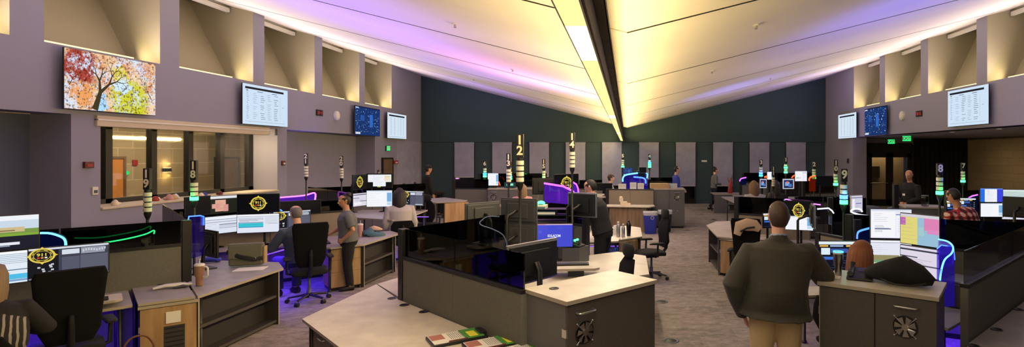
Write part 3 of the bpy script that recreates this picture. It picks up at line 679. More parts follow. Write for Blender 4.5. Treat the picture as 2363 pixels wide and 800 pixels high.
def badge(q, cx, cz, r, y, m='screen_picture', sx=1):
    gold = C(226,204,84); n = 40
    def ring(r0, r1, dy, c):
        for k in range(n):
            a, e = 2*PI*k/n, 2*PI*(k+1)/n
            q.add([(cx+sx*r0*math.cos(a),y-dy,cz+r0*math.sin(a)),(cx+sx*r0*math.cos(e),y-dy,cz+r0*math.sin(e)),(cx+sx*r1*math.cos(e),y-dy,cz+r1*math.sin(e)),(cx+sx*r1*math.cos(a),y-dy,cz+r1*math.sin(a))],[(0,1,2,3)],m,col=c)
    ring(.76*r,.92*r,.0006,gold); ring(.56*r,.60*r,.0006,gold); ring(.60*r,.76*r,.0005,C(60,52,18))
    for k in range(8):
        a = PI/4*k+PI/8; ring_a = .68*r
        q.add([(cx+sx*(ring_a*math.cos(a+t)+u*math.cos(a+t)),y-.0007,cz+ring_a*math.sin(a+t)+u*math.sin(a+t)) for t,u in ((-.2,-.03*r),(.2,-.03*r),(.2,.03*r),(-.2,.03*r))],[(0,1,2,3)],m,col=gold)
    for k in range(4):
        a = PI/2*k; ca, sa = math.cos(a), math.sin(a)
        q.add([(cx+sx*(.90*r*ca-.14*r*sa),y-.0007,cz+.90*r*sa+.14*r*ca),(cx+sx*(.90*r*ca+.14*r*sa),y-.0007,cz+.90*r*sa-.14*r*ca),(cx+sx*1.1*r*ca,y-.0007,cz+1.1*r*sa)],[(0,1,2)],m,col=gold)
    q.text('911', .5*r, m, Matrix.Translation((cx,y-.001,cz+.1*r))@Matrix.Rotation(PI/2,4,'X'), .03, .0005, gold, sx)
    for k,c in enumerate((C(200,60,50),C(220,150,60),C(230,230,220))):
        x = cx+sx*(k-1)*.26*r; z = cz-.26*r; e = .09*r
        q.quad((x-sx*e,y-.0007,z-e),(x+sx*e,y-.0007,z-e),(x+sx*e,y-.0007,z+e),(x-sx*e,y-.0007,z+e),m,C(1,1,1) if 0 else c)
def screen_mesh(w, h, kind, seed=0, m='screen_picture', y=0, logo=None):
    q = MB()
    for i, (x0,y0,x1,y1,c) in enumerate(pic(kind, seed)):
        e = y-i*.00006; q.quad((-w/2+w*x0,e,-h/2+h*y0),(-w/2+w*x1,e,-h/2+h*y0),(-w/2+w*x1,e,-h/2+h*y1),(-w/2+w*x0,e,-h/2+h*y1),m,c)
    if logo == 'badge_mid': badge(q, 0, 0, h*.40, y-.002, m)
    if logo == 'badge_tall': badge(q, 0, 0, h*.40, y-.002, m, .8)
    if logo == 'badge_left': badge(q, -.34*w, .26*h, h*.26, y-.002, m, 1.25)
    if logo == 'solacom':
        q.text('SOLACOM', h*.15, m, Matrix.Translation((.02*w,y-.001,-.02*h))@Matrix.Rotation(PI/2,4,'X'), .03, .0005, C(235,240,255), .8)
    return q
def monitor(label, c, rz, w=.54, h=.32, kind='white', stand='arm', seed=0, m='screen_picture', logo=None, base_z=None, edge='black_plastic', group=None, back_logo=False, tilt=0):
    t = thing('monitor', label, 'monitor', (c[0],c[1],base_z if base_z is not None else .73), rz, group)
    z = c[2]-t.location.z
    q = MB(); q.box(-w/2,w/2,-.012,.012,z-h/2,z+h/2,edge); bk = edge if edge == 'grey_plastic' else 'black_plastic'; q.box(-w/2+.02,w/2-.02,.012,.03,z-h/2+.02,z+h/2-.02,bk); q.box(-w*.28,w*.28,.03,.048,z-h*.30,z+h*.30,bk); part('casing', q, t, bevel=.005)
    s = screen_mesh(w-.016, h-.016, kind, seed, m, logo=logo); s.v = [(x,y-.0135,zz+z) for x,y,zz in s.v]; part('screen', s, t)
    if stand == 'arm':
        q = MB(); zz = max(z-h*.5+.02, .12); q.loft([(0,.05,z),(0,.10,z),(0,.13,z-.02),(.03,.20,z-.05),(.03,.22,z-.08),(.03,.22,.012)],[.02,.02,.018,.018,.02,.02],'black_plastic',seg=10); part('arm', q, t)
        q = MB(); q.box(-.05,.11,.14,.30,0,.016,'black_plastic'); part('clamp', q, t, bevel=.004)
    elif stand == 'foot':
        q = MB(); q.loft([(0,.05,z),(0,.09,z-.06),(0,.10,.015)],[(.03,.02)]*3,'black_plastic',side=(1,0,0)); part('neck', q, t)
        q = MB(); q.box(-.12,.12,-.02,.18,0,.014,'black_plastic'); part('foot', q, t, bevel=.004)
    elif stand == 'wall':
        q = MB(); q.box(-.12,.12,.03,.14,z-.1,z+.1,'black_plastic'); part('bracket', q, t)
    return t
# ---------------------------------------------------------------- station number poles
def pole(num, label, x, y, z0, zt, lit=(), r=.038, rz=0, bx=1.0):
    t = thing('station_pole', label, 'pole', (x,y,z0), rz, 'numbered station poles'); k = r/.038; Z = zt-z0
    nh = (.235 if len(num) == 2 else .14)*k; sh = .225*k
    zb = Z-nh-sh-.03*k
    q = MB(); q.loft([(0,0,0),(0,0,.012),(0,0,.013),(0,0,zb-.06*k)],[.05,.05,.014*k,.014*k],'black_plastic',side=(1,0,0),seg=12); part('shaft', q, t)
    q = MB(); q.loft([(0,0,zb-.075*k),(0,0,zb-.03*k),(0,0,zb)],[.014*k,r*.8,r*.95],'black_plastic',side=(1,0,0)); part('cone', q, t)
    q = MB(); q.loft([(0,0,zb),(0,0,zb+sh+.03*k)],[r*.82]*2,'black_plastic',side=(1,0,0)); part('core', q, t)
    for i in range(4):
        z = zb+.012*k+i*sh/4; m = dict(lit).get(i, 'lamp_off'); e = 1.12 if m != 'lamp_off' else 1
        q = MB(); q.loft([(0,0,z),(0,0,z+.004),(0,0,z+sh/4-.017*k),(0,0,z+sh/4-.014*k)],[r*e*.98,r*e,r*e,r*e*.98],m,side=(1,0,0),seg=24,sm=False); part('lamp_ring', q, t, 'lit '+m.split('_')[1]+' lamp ring' if m != 'lamp_off' else None)
    q = MB(); q.box(-r*.95*bx,r*.95*bx,-r*.5,r*.5,Z-nh,Z,'number_black'); bo = part('number_box', q, t, bevel=.004)
    q = MB()
    for j, ch in enumerate(num):
        zc = Z-.012*k-.052*k-j*.105*k
        for sg in (-1,1):
            X = Matrix.Translation((0,sg*(r*.5+.002),zc))@(Matrix.Rotation(PI,4,'Z') if sg > 0 else Matrix.Identity(4))@Matrix.Rotation(PI/2,4,'X')
            q.text(ch, .125*k, 'number_white', X, .03, .002)
    part('numeral', q, bo, 'white station number '+num)
    for i, m in lit:
        z = zt-Z+zb+.02*k+i*sh/4
        point('pole_lamp', (x,y-.09,z0+zb+.012*k+i*sh/4+.02), 1.2, {'lamp_green':(60,255,120),'lamp_cyan':(60,220,255),'lamp_blue':(90,140,255)}[m], .04)
    return t
LSN = [0]
def light_screen(label, pts, z0, acr, neon, r=.008, down=True, edge_from=0):
    pts = [Vector(p) for p in pts]; b0 = Vector((pts[0].x,pts[0].y,z0))
    t = thing('light_screen', label, 'light screen', b0); q = MB()
    lo = [Vector((p.x,p.y,z0)) for p in pts]; n = len(pts)
    nrm = [Vector((-(pts[min(i+1,n-1)]-pts[max(i-1,0)]).y,(pts[min(i+1,n-1)]-pts[max(i-1,0)]).x,0)) for i in range(n)]
    nrm = [v.normalized()*.005 if v.length > 1e-6 else Vector((0,.005,0)) for v in nrm]
    V = [p-b0+d for p,d in zip(pts,nrm)]+[p-b0+d for p,d in zip(lo,nrm)]+[p-b0-d for p,d in zip(pts,nrm)]+[p-b0-d for p,d in zip(lo,nrm)]
    fs = []
    for i in range(n-1): fs += [(i,i+1,n+i+1,n+i),(2*n+i+1,2*n+i,3*n+i,3*n+i+1),(i+1,i,2*n+i,2*n+i+1)]
    q.add(V, fs, acr); part('acrylic_sheet', q, t)
    LSN[0] += 1
    if LSN[0]-1 in (9,10,12,14,15,17,19,20):
        c = pts[n//2]-b0; q = MB(); q.loft([(c.x,c.y,.01),(c.x,c.y,-z0)], .01, 'black_plastic', seg=8); q.loft([(c.x,c.y,-z0+.012),(c.x,c.y,-z0)], .06, 'black_plastic', seg=14); part('support_post', q, t)
    q = MB(); q.loft([p-b0+Vector((0,0,r*.6)) for p in pts[edge_from:]], r, neon, seg=8); part('glowing_edge', q, t, 'glowing edge strip')
    return t
def smooth_path(pts, n=5):
    pts = [Vector(p) for p in pts]; out=[]
    for i in range(len(pts)-1):
        p0,p1,p2,p3 = pts[max(i-1,0)],pts[i],pts[i+1],pts[min(i+2,len(pts)-1)]
        for k in range(n):
            t=k/n; out.append(.5*((2*p1)+(p2-p0)*t+(2*p0-5*p1+4*p2-p3)*t*t+(3*p1-p0-3*p2+p3)*t**3))
    return out+[pts[-1]]
# ---------------------------------------------------------------- task chair (sitter looks along +y)
def make_chair(label, loc, rz, kind='head', arms=True, group='black task chairs'):
    seat=.47; head = kind == 'head'
    t = thing('task_chair', label, 'chair', loc, rz, group)
    q = MB(); q.loft([(0,-.2,seat-.02),(0,-.21,seat),(0,.0,seat+.015),(0,.2,seat+.01),(0,.25,seat-.03)],[(.2,.03),(.235,.045),(.25,.05),(.24,.045),(.2,.025)],'chair_fabric',side=(1,0,0),power=3.2,seg=20); part('seat', q, t)
    q = MB(); b = seat+.10
    if kind == 'tall': q.loft([(0,-.235,b),(0,-.265,b+.12),(0,-.25,b+.28),(0,-.27,b+.45),(0,-.30,b+.6),(0,-.31,b+.66)],[(.15,.02),(.20,.03),(.21,.03),(.228,.032),(.24,.03),(.22,.02)],'chair_mesh',side=(1,0,0),power=4,seg=24)
    elif kind == 'low': q.loft([(0,-.235,b),(0,-.265,b+.12),(0,-.25,b+.25),(0,-.27,b+.34)],[(.16,.02),(.225,.03),(.22,.03),(.17,.02)],'chair_mesh',side=(1,0,0),power=3,seg=20)
    else: q.loft([(0,-.235,b),(0,-.265,b+.12),(0,-.25,b+.25),(0,-.27,b+.42),(0,-.31,b+.52)],[(.16,.02),(.225,.03),(.235,.03),(.22,.028),(.15,.02)],'chair_mesh',side=(1,0,0),power=3,seg=20)
    part('backrest', q, t)
    q = MB(); q.loft([(0,-.06,seat-.05),(0,-.22,seat-.03),(0,-.31,seat+.08),(0,-.31,seat+.30),(0,-.32,seat+(.60 if head else .36))],[.03,.03,.028,.025,.018],'black_plastic',side=(1,0,0),seg=10); part('back_stem', q, t)
    if head:
        q = MB(); z = b+.60; q.loft([(-.135,-.30,z),(-.12,-.29,z),(0,-.28,z+.005),(.12,-.29,z),(.135,-.30,z)],[(.05,.01),(.075,.03),(.085,.034),(.075,.03),(.05,.01)],'chair_fabric',side=(0,0,1),power=2.6,seg=16); part('headrest', q, t)
    if arms:
        for s in (-1,1):
            q = MB(); q.loft([(s*.2,-.02,seat-.04),(s*.285,-.02,seat-.01),(s*.29,-.03,seat+.19)],[.018,.02,.018],'black_plastic',seg=10); am = part('arm', q, t)
            q = MB(); q.loft([(s*.285,-.15,seat+.2),(s*.285,-.12,seat+.205),(s*.28,.08,seat+.21),(s*.28,.12,seat+.2)],[(.03,.01),(.045,.02),(.045,.02),(.03,.01)],'rubber',side=(1,0,0),power=3); part('arm_pad', q, am)
    q = MB(); q.loft([(0,-.02,.09),(0,-.02,.22),(0,-.02,.221),(0,-.02,seat-.04)],[.03,.03,.02,.02],'grey_plastic',side=(1,0,0)); q.box(-.09,.09,-.13,.1,seat-.07,seat-.035,'black_plastic'); part('gas_lift', q, t)
    q = MB()
    for k in range(5):
        a = 2*PI*k/5+.3; q.loft([(0,-.02,.12),(.28*math.cos(a),-.02+.28*math.sin(a),.08)],[(.03,.022),(.02,.014)],'black_plastic',side=(-math.sin(a),math.cos(a),0),seg=8)
    base = part('star_base', q, t)
    for k in range(5):
        a = 2*PI*k/5+.3; x, y = .29*math.cos(a), -.02+.29*math.sin(a); q = MB(); u = Vector((-math.sin(a),math.cos(a),0))
        q.loft([Vector((x,y,.03))-u*.026,Vector((x,y,.03))+u*.026],.03,'rubber',seg=14); q.loft([(x,y,.03),(x,y,.085)],.01,'silver',seg=8); part('caster', q, base)
    return t
CH = {}
def chair(label, x, y, rz, kind='head', group='black task chairs'):
    if kind not in CH: CH[kind] = make_chair(label, (x,y,0), rz, kind, group=group); return CH[kind]
    return dup(CH[kind], (x,y,0), rz, label, group)
def keyboard(label, x, y, z, rz):
    t = thing('keyboard', label, 'keyboard', (x,y,z), rz, 'desk keyboards')
    q = MB(); q.box(-.22,.22,-.065,.065,0,.018,'black_plastic'); part('body', q, t, bevel=.004)
    q = MB()
    for j in range(5):
        for i in range(14): q.box(-.205+i*.029,-.205+i*.029+.024,-.055+j*.022,-.055+j*.022+.018,.018,.024,'grey_plastic')
    part('keys', q, t); return t
def mouse(label, x, y, z, rz=0):
    q = MB(); q.loft([(0,-.05,.010),(0,-.03,.016),(0,.02,.016),(0,.05,.009)],[(.015,.008),(.03,.016),(.03,.015),(.016,.007)],'black_plastic',side=(1,0,0)); return solo('computer_mouse', q, label, 'mouse', (x,y,z), rz, 'desk mice')
def phone(label, x, y, z, rz, m='black_plastic'):
    t = thing('desk_phone', label, 'phone', (x,y,z), rz)
    q = MB(); q.add([(-.1,-.1,0),(.1,-.1,0),(.1,.1,0),(-.1,.1,0),(-.1,-.1,.02),(.1,-.1,.02),(.1,.1,.08),(-.1,.1,.08)],[(3,2,1,0),(4,5,6,7),(0,1,5,4),(1,2,6,5),(2,3,7,6),(3,0,4,7)],m); part('body', q, t, bevel=.006)
    q = MB(); q.loft([(-.07,-.09,.055),(-.07,-.06,.05),(-.07,.05,.085),(-.07,.09,.11)],[(.025,.02),(.02,.012),(.02,.012),(.025,.02)],m,side=(1,0,0)); part('handset', q, t)
    q = MB(); q.quad((-.02,.02,.058),(.085,.02,.058),(.085,.085,.077),(-.02,.085,.077),'dark_glass_pane'); part('display', q, t); return t
# ================================================================ PEOPLE
mat('skin_light', (214,164,138), .55); mat('skin_tan', (186,134,104), .55)
mat('eye_white', (225,222,216), .3); mat('eye_dark', (40,30,24), .3); mat('lip', (168,96,86), .5)
for n_, c_ in (('brown',(66,46,34)),('dark',(26,21,20)),('blonde',(122,100,72)),('red',(140,84,54)),('grey',(110,106,102)),('mixed',(112,84,58))): mat('hair_'+n_, c_, .6, bump=(160,.6), stretch=(1,1,.2))
mat('cloth_olive', (52,50,44), .9, bump=(90,.3), sheen=.1); mat('cloth_khaki', (192,168,126), .9, bump=(90,.3)); mat('cloth_grey', (104,106,108), .92, noise=(90,(92,94,96),2))
mat('cloth_black', (22,22,25), .9, bump=(60,.3)); mat('cloth_blue', (56,58,150), .9); mat('cloth_steel', (62,72,84), .9); mat('cloth_white', (176,172,172), .9)
mat('cloth_brown', (60,54,50), .9); mat('cloth_navy', (30,32,48), .9); mat('cloth_pink', (196,146,148), .9); mat('collar_blue', (150,166,200), .85); mat('shoe_black', (18,18,18), .5)
def lerp(a, b, t): return Vector(a)*(1-t)+Vector(b)*t
def hand(q, wr, d, n, side, m, curl=.5, r=.0085, k=1):
    """palm and five bent fingers; d = finger direction, n = palm normal (towards which the fingers curl), side = thumb side"""
    d = Vector(d).normalized(); n = Vector(n); n = (n-d*n.dot(d)).normalized(); s = d.cross(n).normalized()*side; wr = Vector(wr)
    q.loft([wr-d*.02*k, wr+d*.02*k, wr+d*.06*k, wr+d*.088*k], [(.026*k,.019*k),(.034*k,.017*k),(.041*k,.016*k),(.038*k,.012*k)], m, side=s, seg=12)
    for i,(o,L) in enumerate(((.031,.072),(.011,.082),(-.010,.076),(-.029,.060))):
        b0 = wr+d*.082*k+s*o*k; a1 = curl*.6; a2 = curl*1.5; a3 = curl*2.3
        p1 = b0+(d*math.cos(a1)+n*math.sin(a1))*L*.45*k; p2 = p1+(d*math.cos(a2)+n*math.sin(a2))*L*.32*k; p3 = p2+(d*math.cos(a3)+n*math.sin(a3))*L*.25*k
        q.loft([b0,p1,p2,p3], [r*1.1,r*1.02,r*.95,r*.75], m, seg=8)
    b0 = wr+d*.025*k+s*.028*k; p1 = b0+(d*.6+s*.75+n*.25).normalized()*.04*k; p2 = p1+(d*.85+s*.3+n*.4).normalized()*.034*k
    q.loft([b0-s*.012*k,b0,p1,p2], [r*1.2,r*1.4,r*1.15,r*.85], m, seg=8)
def person(label, loc, yaw, pose='stand', k=1.0, bulk=1.0, shirt='cloth_grey', trousers='cloth_black', hair='brown', style='short', skin='skin_light', sleeves='long', lean=(0,0), head=(0,0), arms=None, legs=None, group=None, vox=.011, hk=1.0, belly=0, jacket=False, hip=None, badge_at=None, collar=None, hems=0, back_hair=None):
    """local frame: faces +y, right hand at +x. arms: {'L':(elbow,wrist,palm_normal,curl)}"""
    t = thing('person', label, 'person', loc, yaw, group); t.scale = (k,k,k)
    hz = hip or (.93 if pose == 'stand' else .56); hp = Vector((0,0,hz)); nk = Vector((lean[0],lean[1],hz+.56))
    ax = (nk-hp); side = Vector((1,0,0))
    def sp(u): return hp+ax*u
    sdz = .05*max(bulk-1,0)
    T = [(-.16,.165,.115),(-.02,.182,.128),(.12,.170,.122+belly*.6),(.30,.160,.118+belly),(.52,.172,.122+belly*.5),(.72,.19,.122),(.86,.178,.095),(.95,.115,.07),(1.0,.07,.062)]
    sh = {s: sp(.87)+Vector((sg*.185*bulk**.5,0,-.012-sdz)) for s,sg in (('L',-1),('R',1))}
    A = arms or {}; 
    for s,sg in (('L',-1),('R',1)):
        if s not in A: A[s] = (sh[s]+Vector((sg*.06,-.02,-.28)), sh[s]+Vector((sg*.07,.06,-.53)), (-sg,0,0), .45)
    if legs: LG = legs
    elif pose == 'stand': LG = {s: ((sg*.10,.0,hz-.05),(sg*.11,.02,.50),(sg*.12,-.02,.09)) for s,sg in (('L',-1),('R',1))}
    else: LG = {s: ((sg*.10,.02,hz-.02),(sg*.14,.44,hz-.0),(sg*.13,.42,.10)) for s,sg in (('L',-1),('R',1))}
    hc = nk+Vector((lean[0]*.15,.035+lean[1]*.12,.165)); hy, hpz = head
    HX = Matrix.Translation(hc)@Matrix.Rotation(hy,4,'Z')@Matrix.Rotation(hpz,4,'X')@Matrix.Scale(hk,4)
    # the body: one continuous skin
    q = MB(); m = skin
    q.loft([sp(u) for u,a,c in T], [(a*.88,c*.86) for u,a,c in T], m, side=side, seg=18)
    q.loft([nk-Vector((0,0,.04)), nk+Vector((0,.01,.03)), lerp(nk,hc,.75)], [(.066,.064),(.056,.058),(.055,.06)], m, side=side)
    q.loft([(0,.035,-.118),(0,.028,-.10),(0,.018,-.07),(0,.008,-.03),(0,0,.01),(0,-.004,.045),(0,-.008,.08),(0,-.012,.108),(0,-.014,.122)],
           [(.022,.028),(.040,.05),(.056,.070),(.066,.086),(.072,.095),(.074,.099),(.070,.094),(.050,.066),(.02,.03)], m, side=side, seg=18, X=HX)
    q.loft([(0,.086,.03),(0,.100,.005),(0,.112,-.018),(0,.092,-.032)], [(.008,.008),(.011,.01),(.016,.012),(.012,.006)], m, side=side, seg=10, X=HX)
    q.loft([(-.022,.084,-.055),(0,.090,-.055),(.022,.084,-.055)], [.008,.010,.008], m, seg=8, X=HX)
    q.loft([(-.05,.078,.046),(0,.088,.046),(.05,.078,.046)], [.008,.010,.008], m, seg=8, X=HX)
    for sg in (-1,1): q.loft([(sg*.070,-.012,-.03),(sg*.080,-.016,0),(sg*.082,-.018,.022),(sg*.072,-.012,.036)], [(.006,.012),(.008,.018),(.008,.02),(.006,.012)], m, side=(1,0,0), seg=8, X=HX)
    fr = max(.0085, vox*.9)
    for s,sg in (('L',-1),('R',1)):
        el, wr, pn, cu = A[s]; el=Vector(el); wr=Vector(wr)
        q.loft([sh[s], lerp(sh[s],el,.5), el, lerp(el,wr,.35), wr], [.052,.046,.038,.037,.025], m, seg=12)
        hd = (wr-el).normalized(); hand(q, wr, hd, pn, sg, m, cu, fr)
        a, b_, c = [Vector(v) for v in LG[s]]; q.loft([a, lerp(a,b_,.5), b_, lerp(b_,c,.35), c, c-Vector((0,0,.03))], [.082,.072,.052,.05,.034,.034], m, seg=12)
    o = link('body', remesh(q, vox, 3), t)
    # clothes
    q = MB(); u0 = 0 if hems == 0 else hems
    TT = [(u,a,c) for u,a,c in T if u > -.1]
    if jacket: TT = [(-.10,.195,.145+belly*.7)]+TT
    e = 1.06 if not jacket else 1.13
    q.loft([sp(u) for u,a,c in TT], [(a*e*bulk if u < .9 else a*e, c*e*bulk if u < .9 else c*e) for u,a,c in TT], shirt, side=side, seg=20)
    if collar: q.loft([nk-Vector((0,.01,.03)), nk+Vector((0,.0,.03))], [(.078,.074),(.068,.068)], shirt, side=side)
    for s,sg in (('L',-1),('R',1)):
        el, wr, pn, cu = A[s]; el=Vector(el); wr=Vector(wr); z = .010*bulk+(.014 if jacket else 0)
        top = sh[s]+Vector((-sg*.05,0,.0))
        if sleeves == 'long': q.loft([top, sh[s], lerp(sh[s],el,.5), el, lerp(el,wr,.4), lerp(el,wr,.95)], [.048*bulk,.058*bulk+z*.5,.055+z*1.4,.048+z*1.6,.046+z*1.3,.032+z], shirt, seg=14)
        else: q.loft([top, sh[s], lerp(sh[s],el,.5), lerp(sh[s],el,.78)], [.06*bulk,.064+z,.058+z,.060+z], shirt, seg=14)
    link('jacket' if jacket else 'shirt', remesh(q, max(vox,.010), 4), t)
    q = MB(); tb = bulk**.7
    q.loft([sp(.03),sp(-.06),sp(-.17)], [(.178*tb,.128*tb+belly*.4),(.182*tb,.135*tb+belly*.3),(.150*tb,.115*tb)], trousers, side=side, seg=18)
    for s in 'LR':
        a,b_,c = [Vector(v) for v in LG[s]]; q.loft([a+Vector((0,0,.0)), lerp(a,b_,.45), b_, lerp(b_,c,.4), lerp(b_,c,.97)], [.092*tb,.086*tb,.068*tb,.064*tb,.058*tb], trousers, seg=14)
    link('trousers', remesh(q, max(vox,.010), 4), t)
    for s in 'LR':
        c = Vector(LG[s][2]); kd = c-Vector(LG[s][1]); q = MB(); b0 = Vector((c.x,c.y,c.z-.09))
        q.loft([b0+Vector((0,-.07,.045)),b0+Vector((0,-.03,.05)),b0+Vector((0,.06,.045)),b0+Vector((0,.14,.03)),b0+Vector((0,.185,.022))],[(.03,.04),(.04,.05),(.044,.043),(.046,.03),(.03,.018)],'shoe_black',side=(1,0,0),power=2.6,seg=14); part('shoe', q, t)
    # face and hair
    for sg in (-1,1):
        q = MB(); q.ball((sg*.031,.082,.028),.0135,'eye_white',HX,10,7); q.ball((sg*.031,.0915,.028),.0065,'eye_dark',HX,8,5); part('eye', q, t)
    q = MB(); q.loft([(-.024,.086,-.054),(0,.0955,-.052),(.024,.086,-.054)],[.003,.0055,.003],'lip',seg=8,X=HX); part('mouth', q, t)
    if style != 'bald':
        q = MB(); hm = 'hair_'+hair; seg, rings = 22, 14; V=[]; keep=[]
        for i in range(rings+1):
            a = PI*i/rings
            for j in range(seg):
                b2 = 2*PI*j/seg; x,y,z = math.sin(a)*math.cos(b2), math.sin(a)*math.sin(b2), math.cos(a)
                f = 1 if style != 'long' else 1.06
                V.append((x*.081*f, y*.108*f-.008, z*(.112*f if z > 0 else .115)+.02))
        def ok(v):
            x,y,z = v
            if style == 'balding' and z > .10 and y < .03 and abs(x) < .045: return False
            fr_ = {'short':.078,'balding':.095,'curly':.07,'bun':.075,'long':.07}[style]
            return z > fr_ if y > .055 else (z > .045-(.055-y)*1.15 if y > -.02 else z > -.075)
        Fc=[]
        for i in range(rings):
            for j in range(seg):
                f4=(i*seg+j, i*seg+(j+1)%seg, (i+1)*seg+(j+1)%seg, (i+1)*seg+j)
                if all(ok(V[w]) for w in f4): Fc.append(f4)
        q.add(V, Fc, hm, True, X=HX)
        R = random.Random(len(label))
        if style == 'curly':
            for k_ in range(60 if style == 'curly' else 26):
                a = R.uniform(0,1.25); b2 = R.uniform(0,2*PI); v = (math.sin(a)*math.cos(b2)*.078, math.sin(a)*math.sin(b2)*.102-.01, math.cos(a)*.106+.02)
                if ok(v): q.ball(v, R.uniform(.016,.026) if style=='curly' else R.uniform(.007,.011), hm, HX, 8, 5)
        if style == 'bun': q.ball((0,-.085,.115),(.04,.04,.038),hm,HX)
        if style == 'long':
            for j in range(15):
                a = PI*(1.0+ (j-7)/7*.62)-PI/2-PI; x = .082*math.sin((j-7)/7*1.75); y = -.108*math.cos((j-7)/7*1.75)*.9
                q.loft([(x*.8,y*.8,.07),(x*1.06,y*1.05-.005,0),(x*1.15,y*1.12-.012,-.12),(x*1.12,y*1.15-.02,-.22),(x*.95,y*1.1-.02,-.29-.02*R.random())],[.022,.026,.026,.022,.008],hm,seg=8,X=HX)
        ho = part('hair', q, t); sd = ho.modifiers.new('s','SOLIDIFY'); sd.thickness=.012; sd.offset=1
    if badge_at:
        q = MB(); x,y,z = badge_at; q.box(x-.035,x+.035,y,y+.006,z-.025,z+.025,'paper'); part('name_badge', q, t, 'white name badge')
    if collar:
        q = MB(); q.loft([nk+Vector((0,-.004,-.012)),nk+Vector((0,.004,.035))],[(.074,.072),(.064,.066)],collar,side=side,seg=20); part('shirt_collar', q, t, 'pale blue shirt collar')
    return t
# ================================================================ WALL FITTINGS
def wall_tv(label, s, px0, px1, zt, zb, kind, X, seed=0, logo=None):
    y0, y1 = sorted((abs(X)*F/abs(VX-px0), abs(X)*F/abs(VX-px1)))
    m_ = monitor(label, (X, (y0+y1)/2, (zt+zb)/2), s*PI/2, y1-y0, zt-zb, kind, 'wall', seed, logo=logo, base_z=0); m_.name = 'wall_display'; m_['category'] = 'display'; return m_
tree_tv = wall_tv('large wall display showing an autumn forest canopy, above the window', 1, 145, 358, 4.0, 2.99, 'black', XL+.14)
wall_tv('white schedule table display on the wall above the far end of the window', 1, 558, 663, 3.96, 2.97, 'sched', XL+.14, 3)
wall_tv('dark blue map display on the wall past the red clock, window side', 1, 818, 876, 3.9, 2.9, 'mapdark', XL+.14, 5)
wall_tv('small white table display next to the green wall, window side', 1, 893, 937, 3.86, 2.86, 'sched_narrow', XL+.14, 6)
wall_tv('large white schedule display on the wall over the dark recess, double door side', -1, 2188, 2283, 3.98, 2.99, 'sched', XR-.12, 4)
wall_tv('dark blue map display on the wall, double door side', -1, 1996, 2047, 3.92, 2.92, 'mapdark', XR-.12, 8)
wall_tv('small white table display near the green wall, double door side', -1, 1935, 1977, 3.88, 2.88, 'sched_narrow', XR-.12, 9)
# the forest picture: coloured foliage pattern with trunks
def forest(zc):
    m = bpy.data.materials.new('forest_picture'); m.use_nodes = True; nt = m.node_tree; nt.nodes.clear(); N = nt.nodes.new; Lk = nt.links.new
    tc = N('ShaderNodeTexCoord'); e = N('ShaderNodeEmission'); o = N('ShaderNodeOutputMaterial'); e.inputs[1].default_value = 1.1
    def noise(sc, det=4, ro=.6):
        n = N('ShaderNodeTexNoise'); n.inputs['Scale'].default_value = sc; n.inputs['Detail'].default_value = det; n.inputs['Roughness'].default_value = ro; Lk(tc.outputs['Object'], n.inputs['Vector']); return n.outputs['Fac']
    def ramp(f, p0, p1, c0=(0,0,0), c1=(255,255,255)):
        r = N('ShaderNodeValToRGB'); r.color_ramp.elements[0].position=p0; r.color_ramp.elements[1].position=p1; r.color_ramp.elements[0].color=(*sl(c0),1); r.color_ramp.elements[1].color=(*sl(c1),1); Lk(f, r.inputs['Fac']); return r.outputs['Color']
    def mix(f, a, b_, bl='MIX'):
        x = N('ShaderNodeMix'); x.data_type='RGBA'; x.blend_type = bl
        for k, v in (('Factor',f),('A',a),('B',b_)):
            if isinstance(v, tuple): x.inputs[k].default_value = (*sl(v),1)
            elif isinstance(v, float): x.inputs[k].default_value = v
            else: Lk(v, x.inputs[k])
        return x.outputs['Result']
    def math_(op, a, b_):
        x = N('ShaderNodeMath'); x.operation = op
        for k, v in ((0,a),(1,b_)):
            if isinstance(v, (int,float)): x.inputs[k].default_value = v
            else: Lk(v, x.inputs[k])
        return x.outputs[0]
    big = noise(5, 4)
    def zone(x, z, rad):                # patch of one foliage colour with a ragged rim
        d = N('ShaderNodeVectorMath'); d.operation='DISTANCE'; Lk(tc.outputs['Object'], d.inputs[0]); d.inputs[1].default_value = (x,0,z)
        return ramp(math_('ADD', d.outputs['Value'], math_('MULTIPLY', big, .5)), rad*.8+.25, rad*1.1+.25, (255,255,255), (0,0,0))
    c = mix(ramp(noise(3.5), .4, .6), (222,160,120), (240,206,160))
    c = mix(zone(-.62, zc+.22, .34), c, (170,70,56)); c = mix(zone(.32, zc-.28, .40), c, (206,206,50)); c = mix(zone(.12, zc+.18, .16), c, (226,210,90)); c = mix(zone(-.6, zc-.22, .22), c, (232,160,96))
    gaps = math_('ADD', math_('MULTIPLY', noise(22, 6, .7), .5), math_('MULTIPLY', noise(3.1), .5))
    c = mix(ramp(gaps, .50, .58), c, (214,228,250)); c = mix(zone(.16, zc-.02, .14), c, (206,232,250)); c = mix(zone(-.22, zc-.38, .14), c, (170,214,250))
    c = mix(.85, c, ramp(noise(30, 5), .38, .47, (110,64,46), (255,255,255)), 'MULTIPLY')
    Lk(c, e.inputs[0]); Lk(e.outputs[0], o.inputs[0]); MATS['forest_picture'] = m
forest((4.0+2.99)/2); emit('trunk_picture', (84,72,44), .7)
scr = [c for c in tree_tv.children if c.name.startswith('screen')][0]
q = MB(); tw = 9.2*F/1089-9.2*F/1302; th_ = 1.01; zc = (4.0+2.99)/2
q.quad((-tw/2+.01,-.014,zc-th_/2+.01),(tw/2-.01,-.014,zc-th_/2+.01),(tw/2-.01,-.014,zc+th_/2-.01),(-tw/2+.01,-.014,zc+th_/2-.01),'forest_picture')
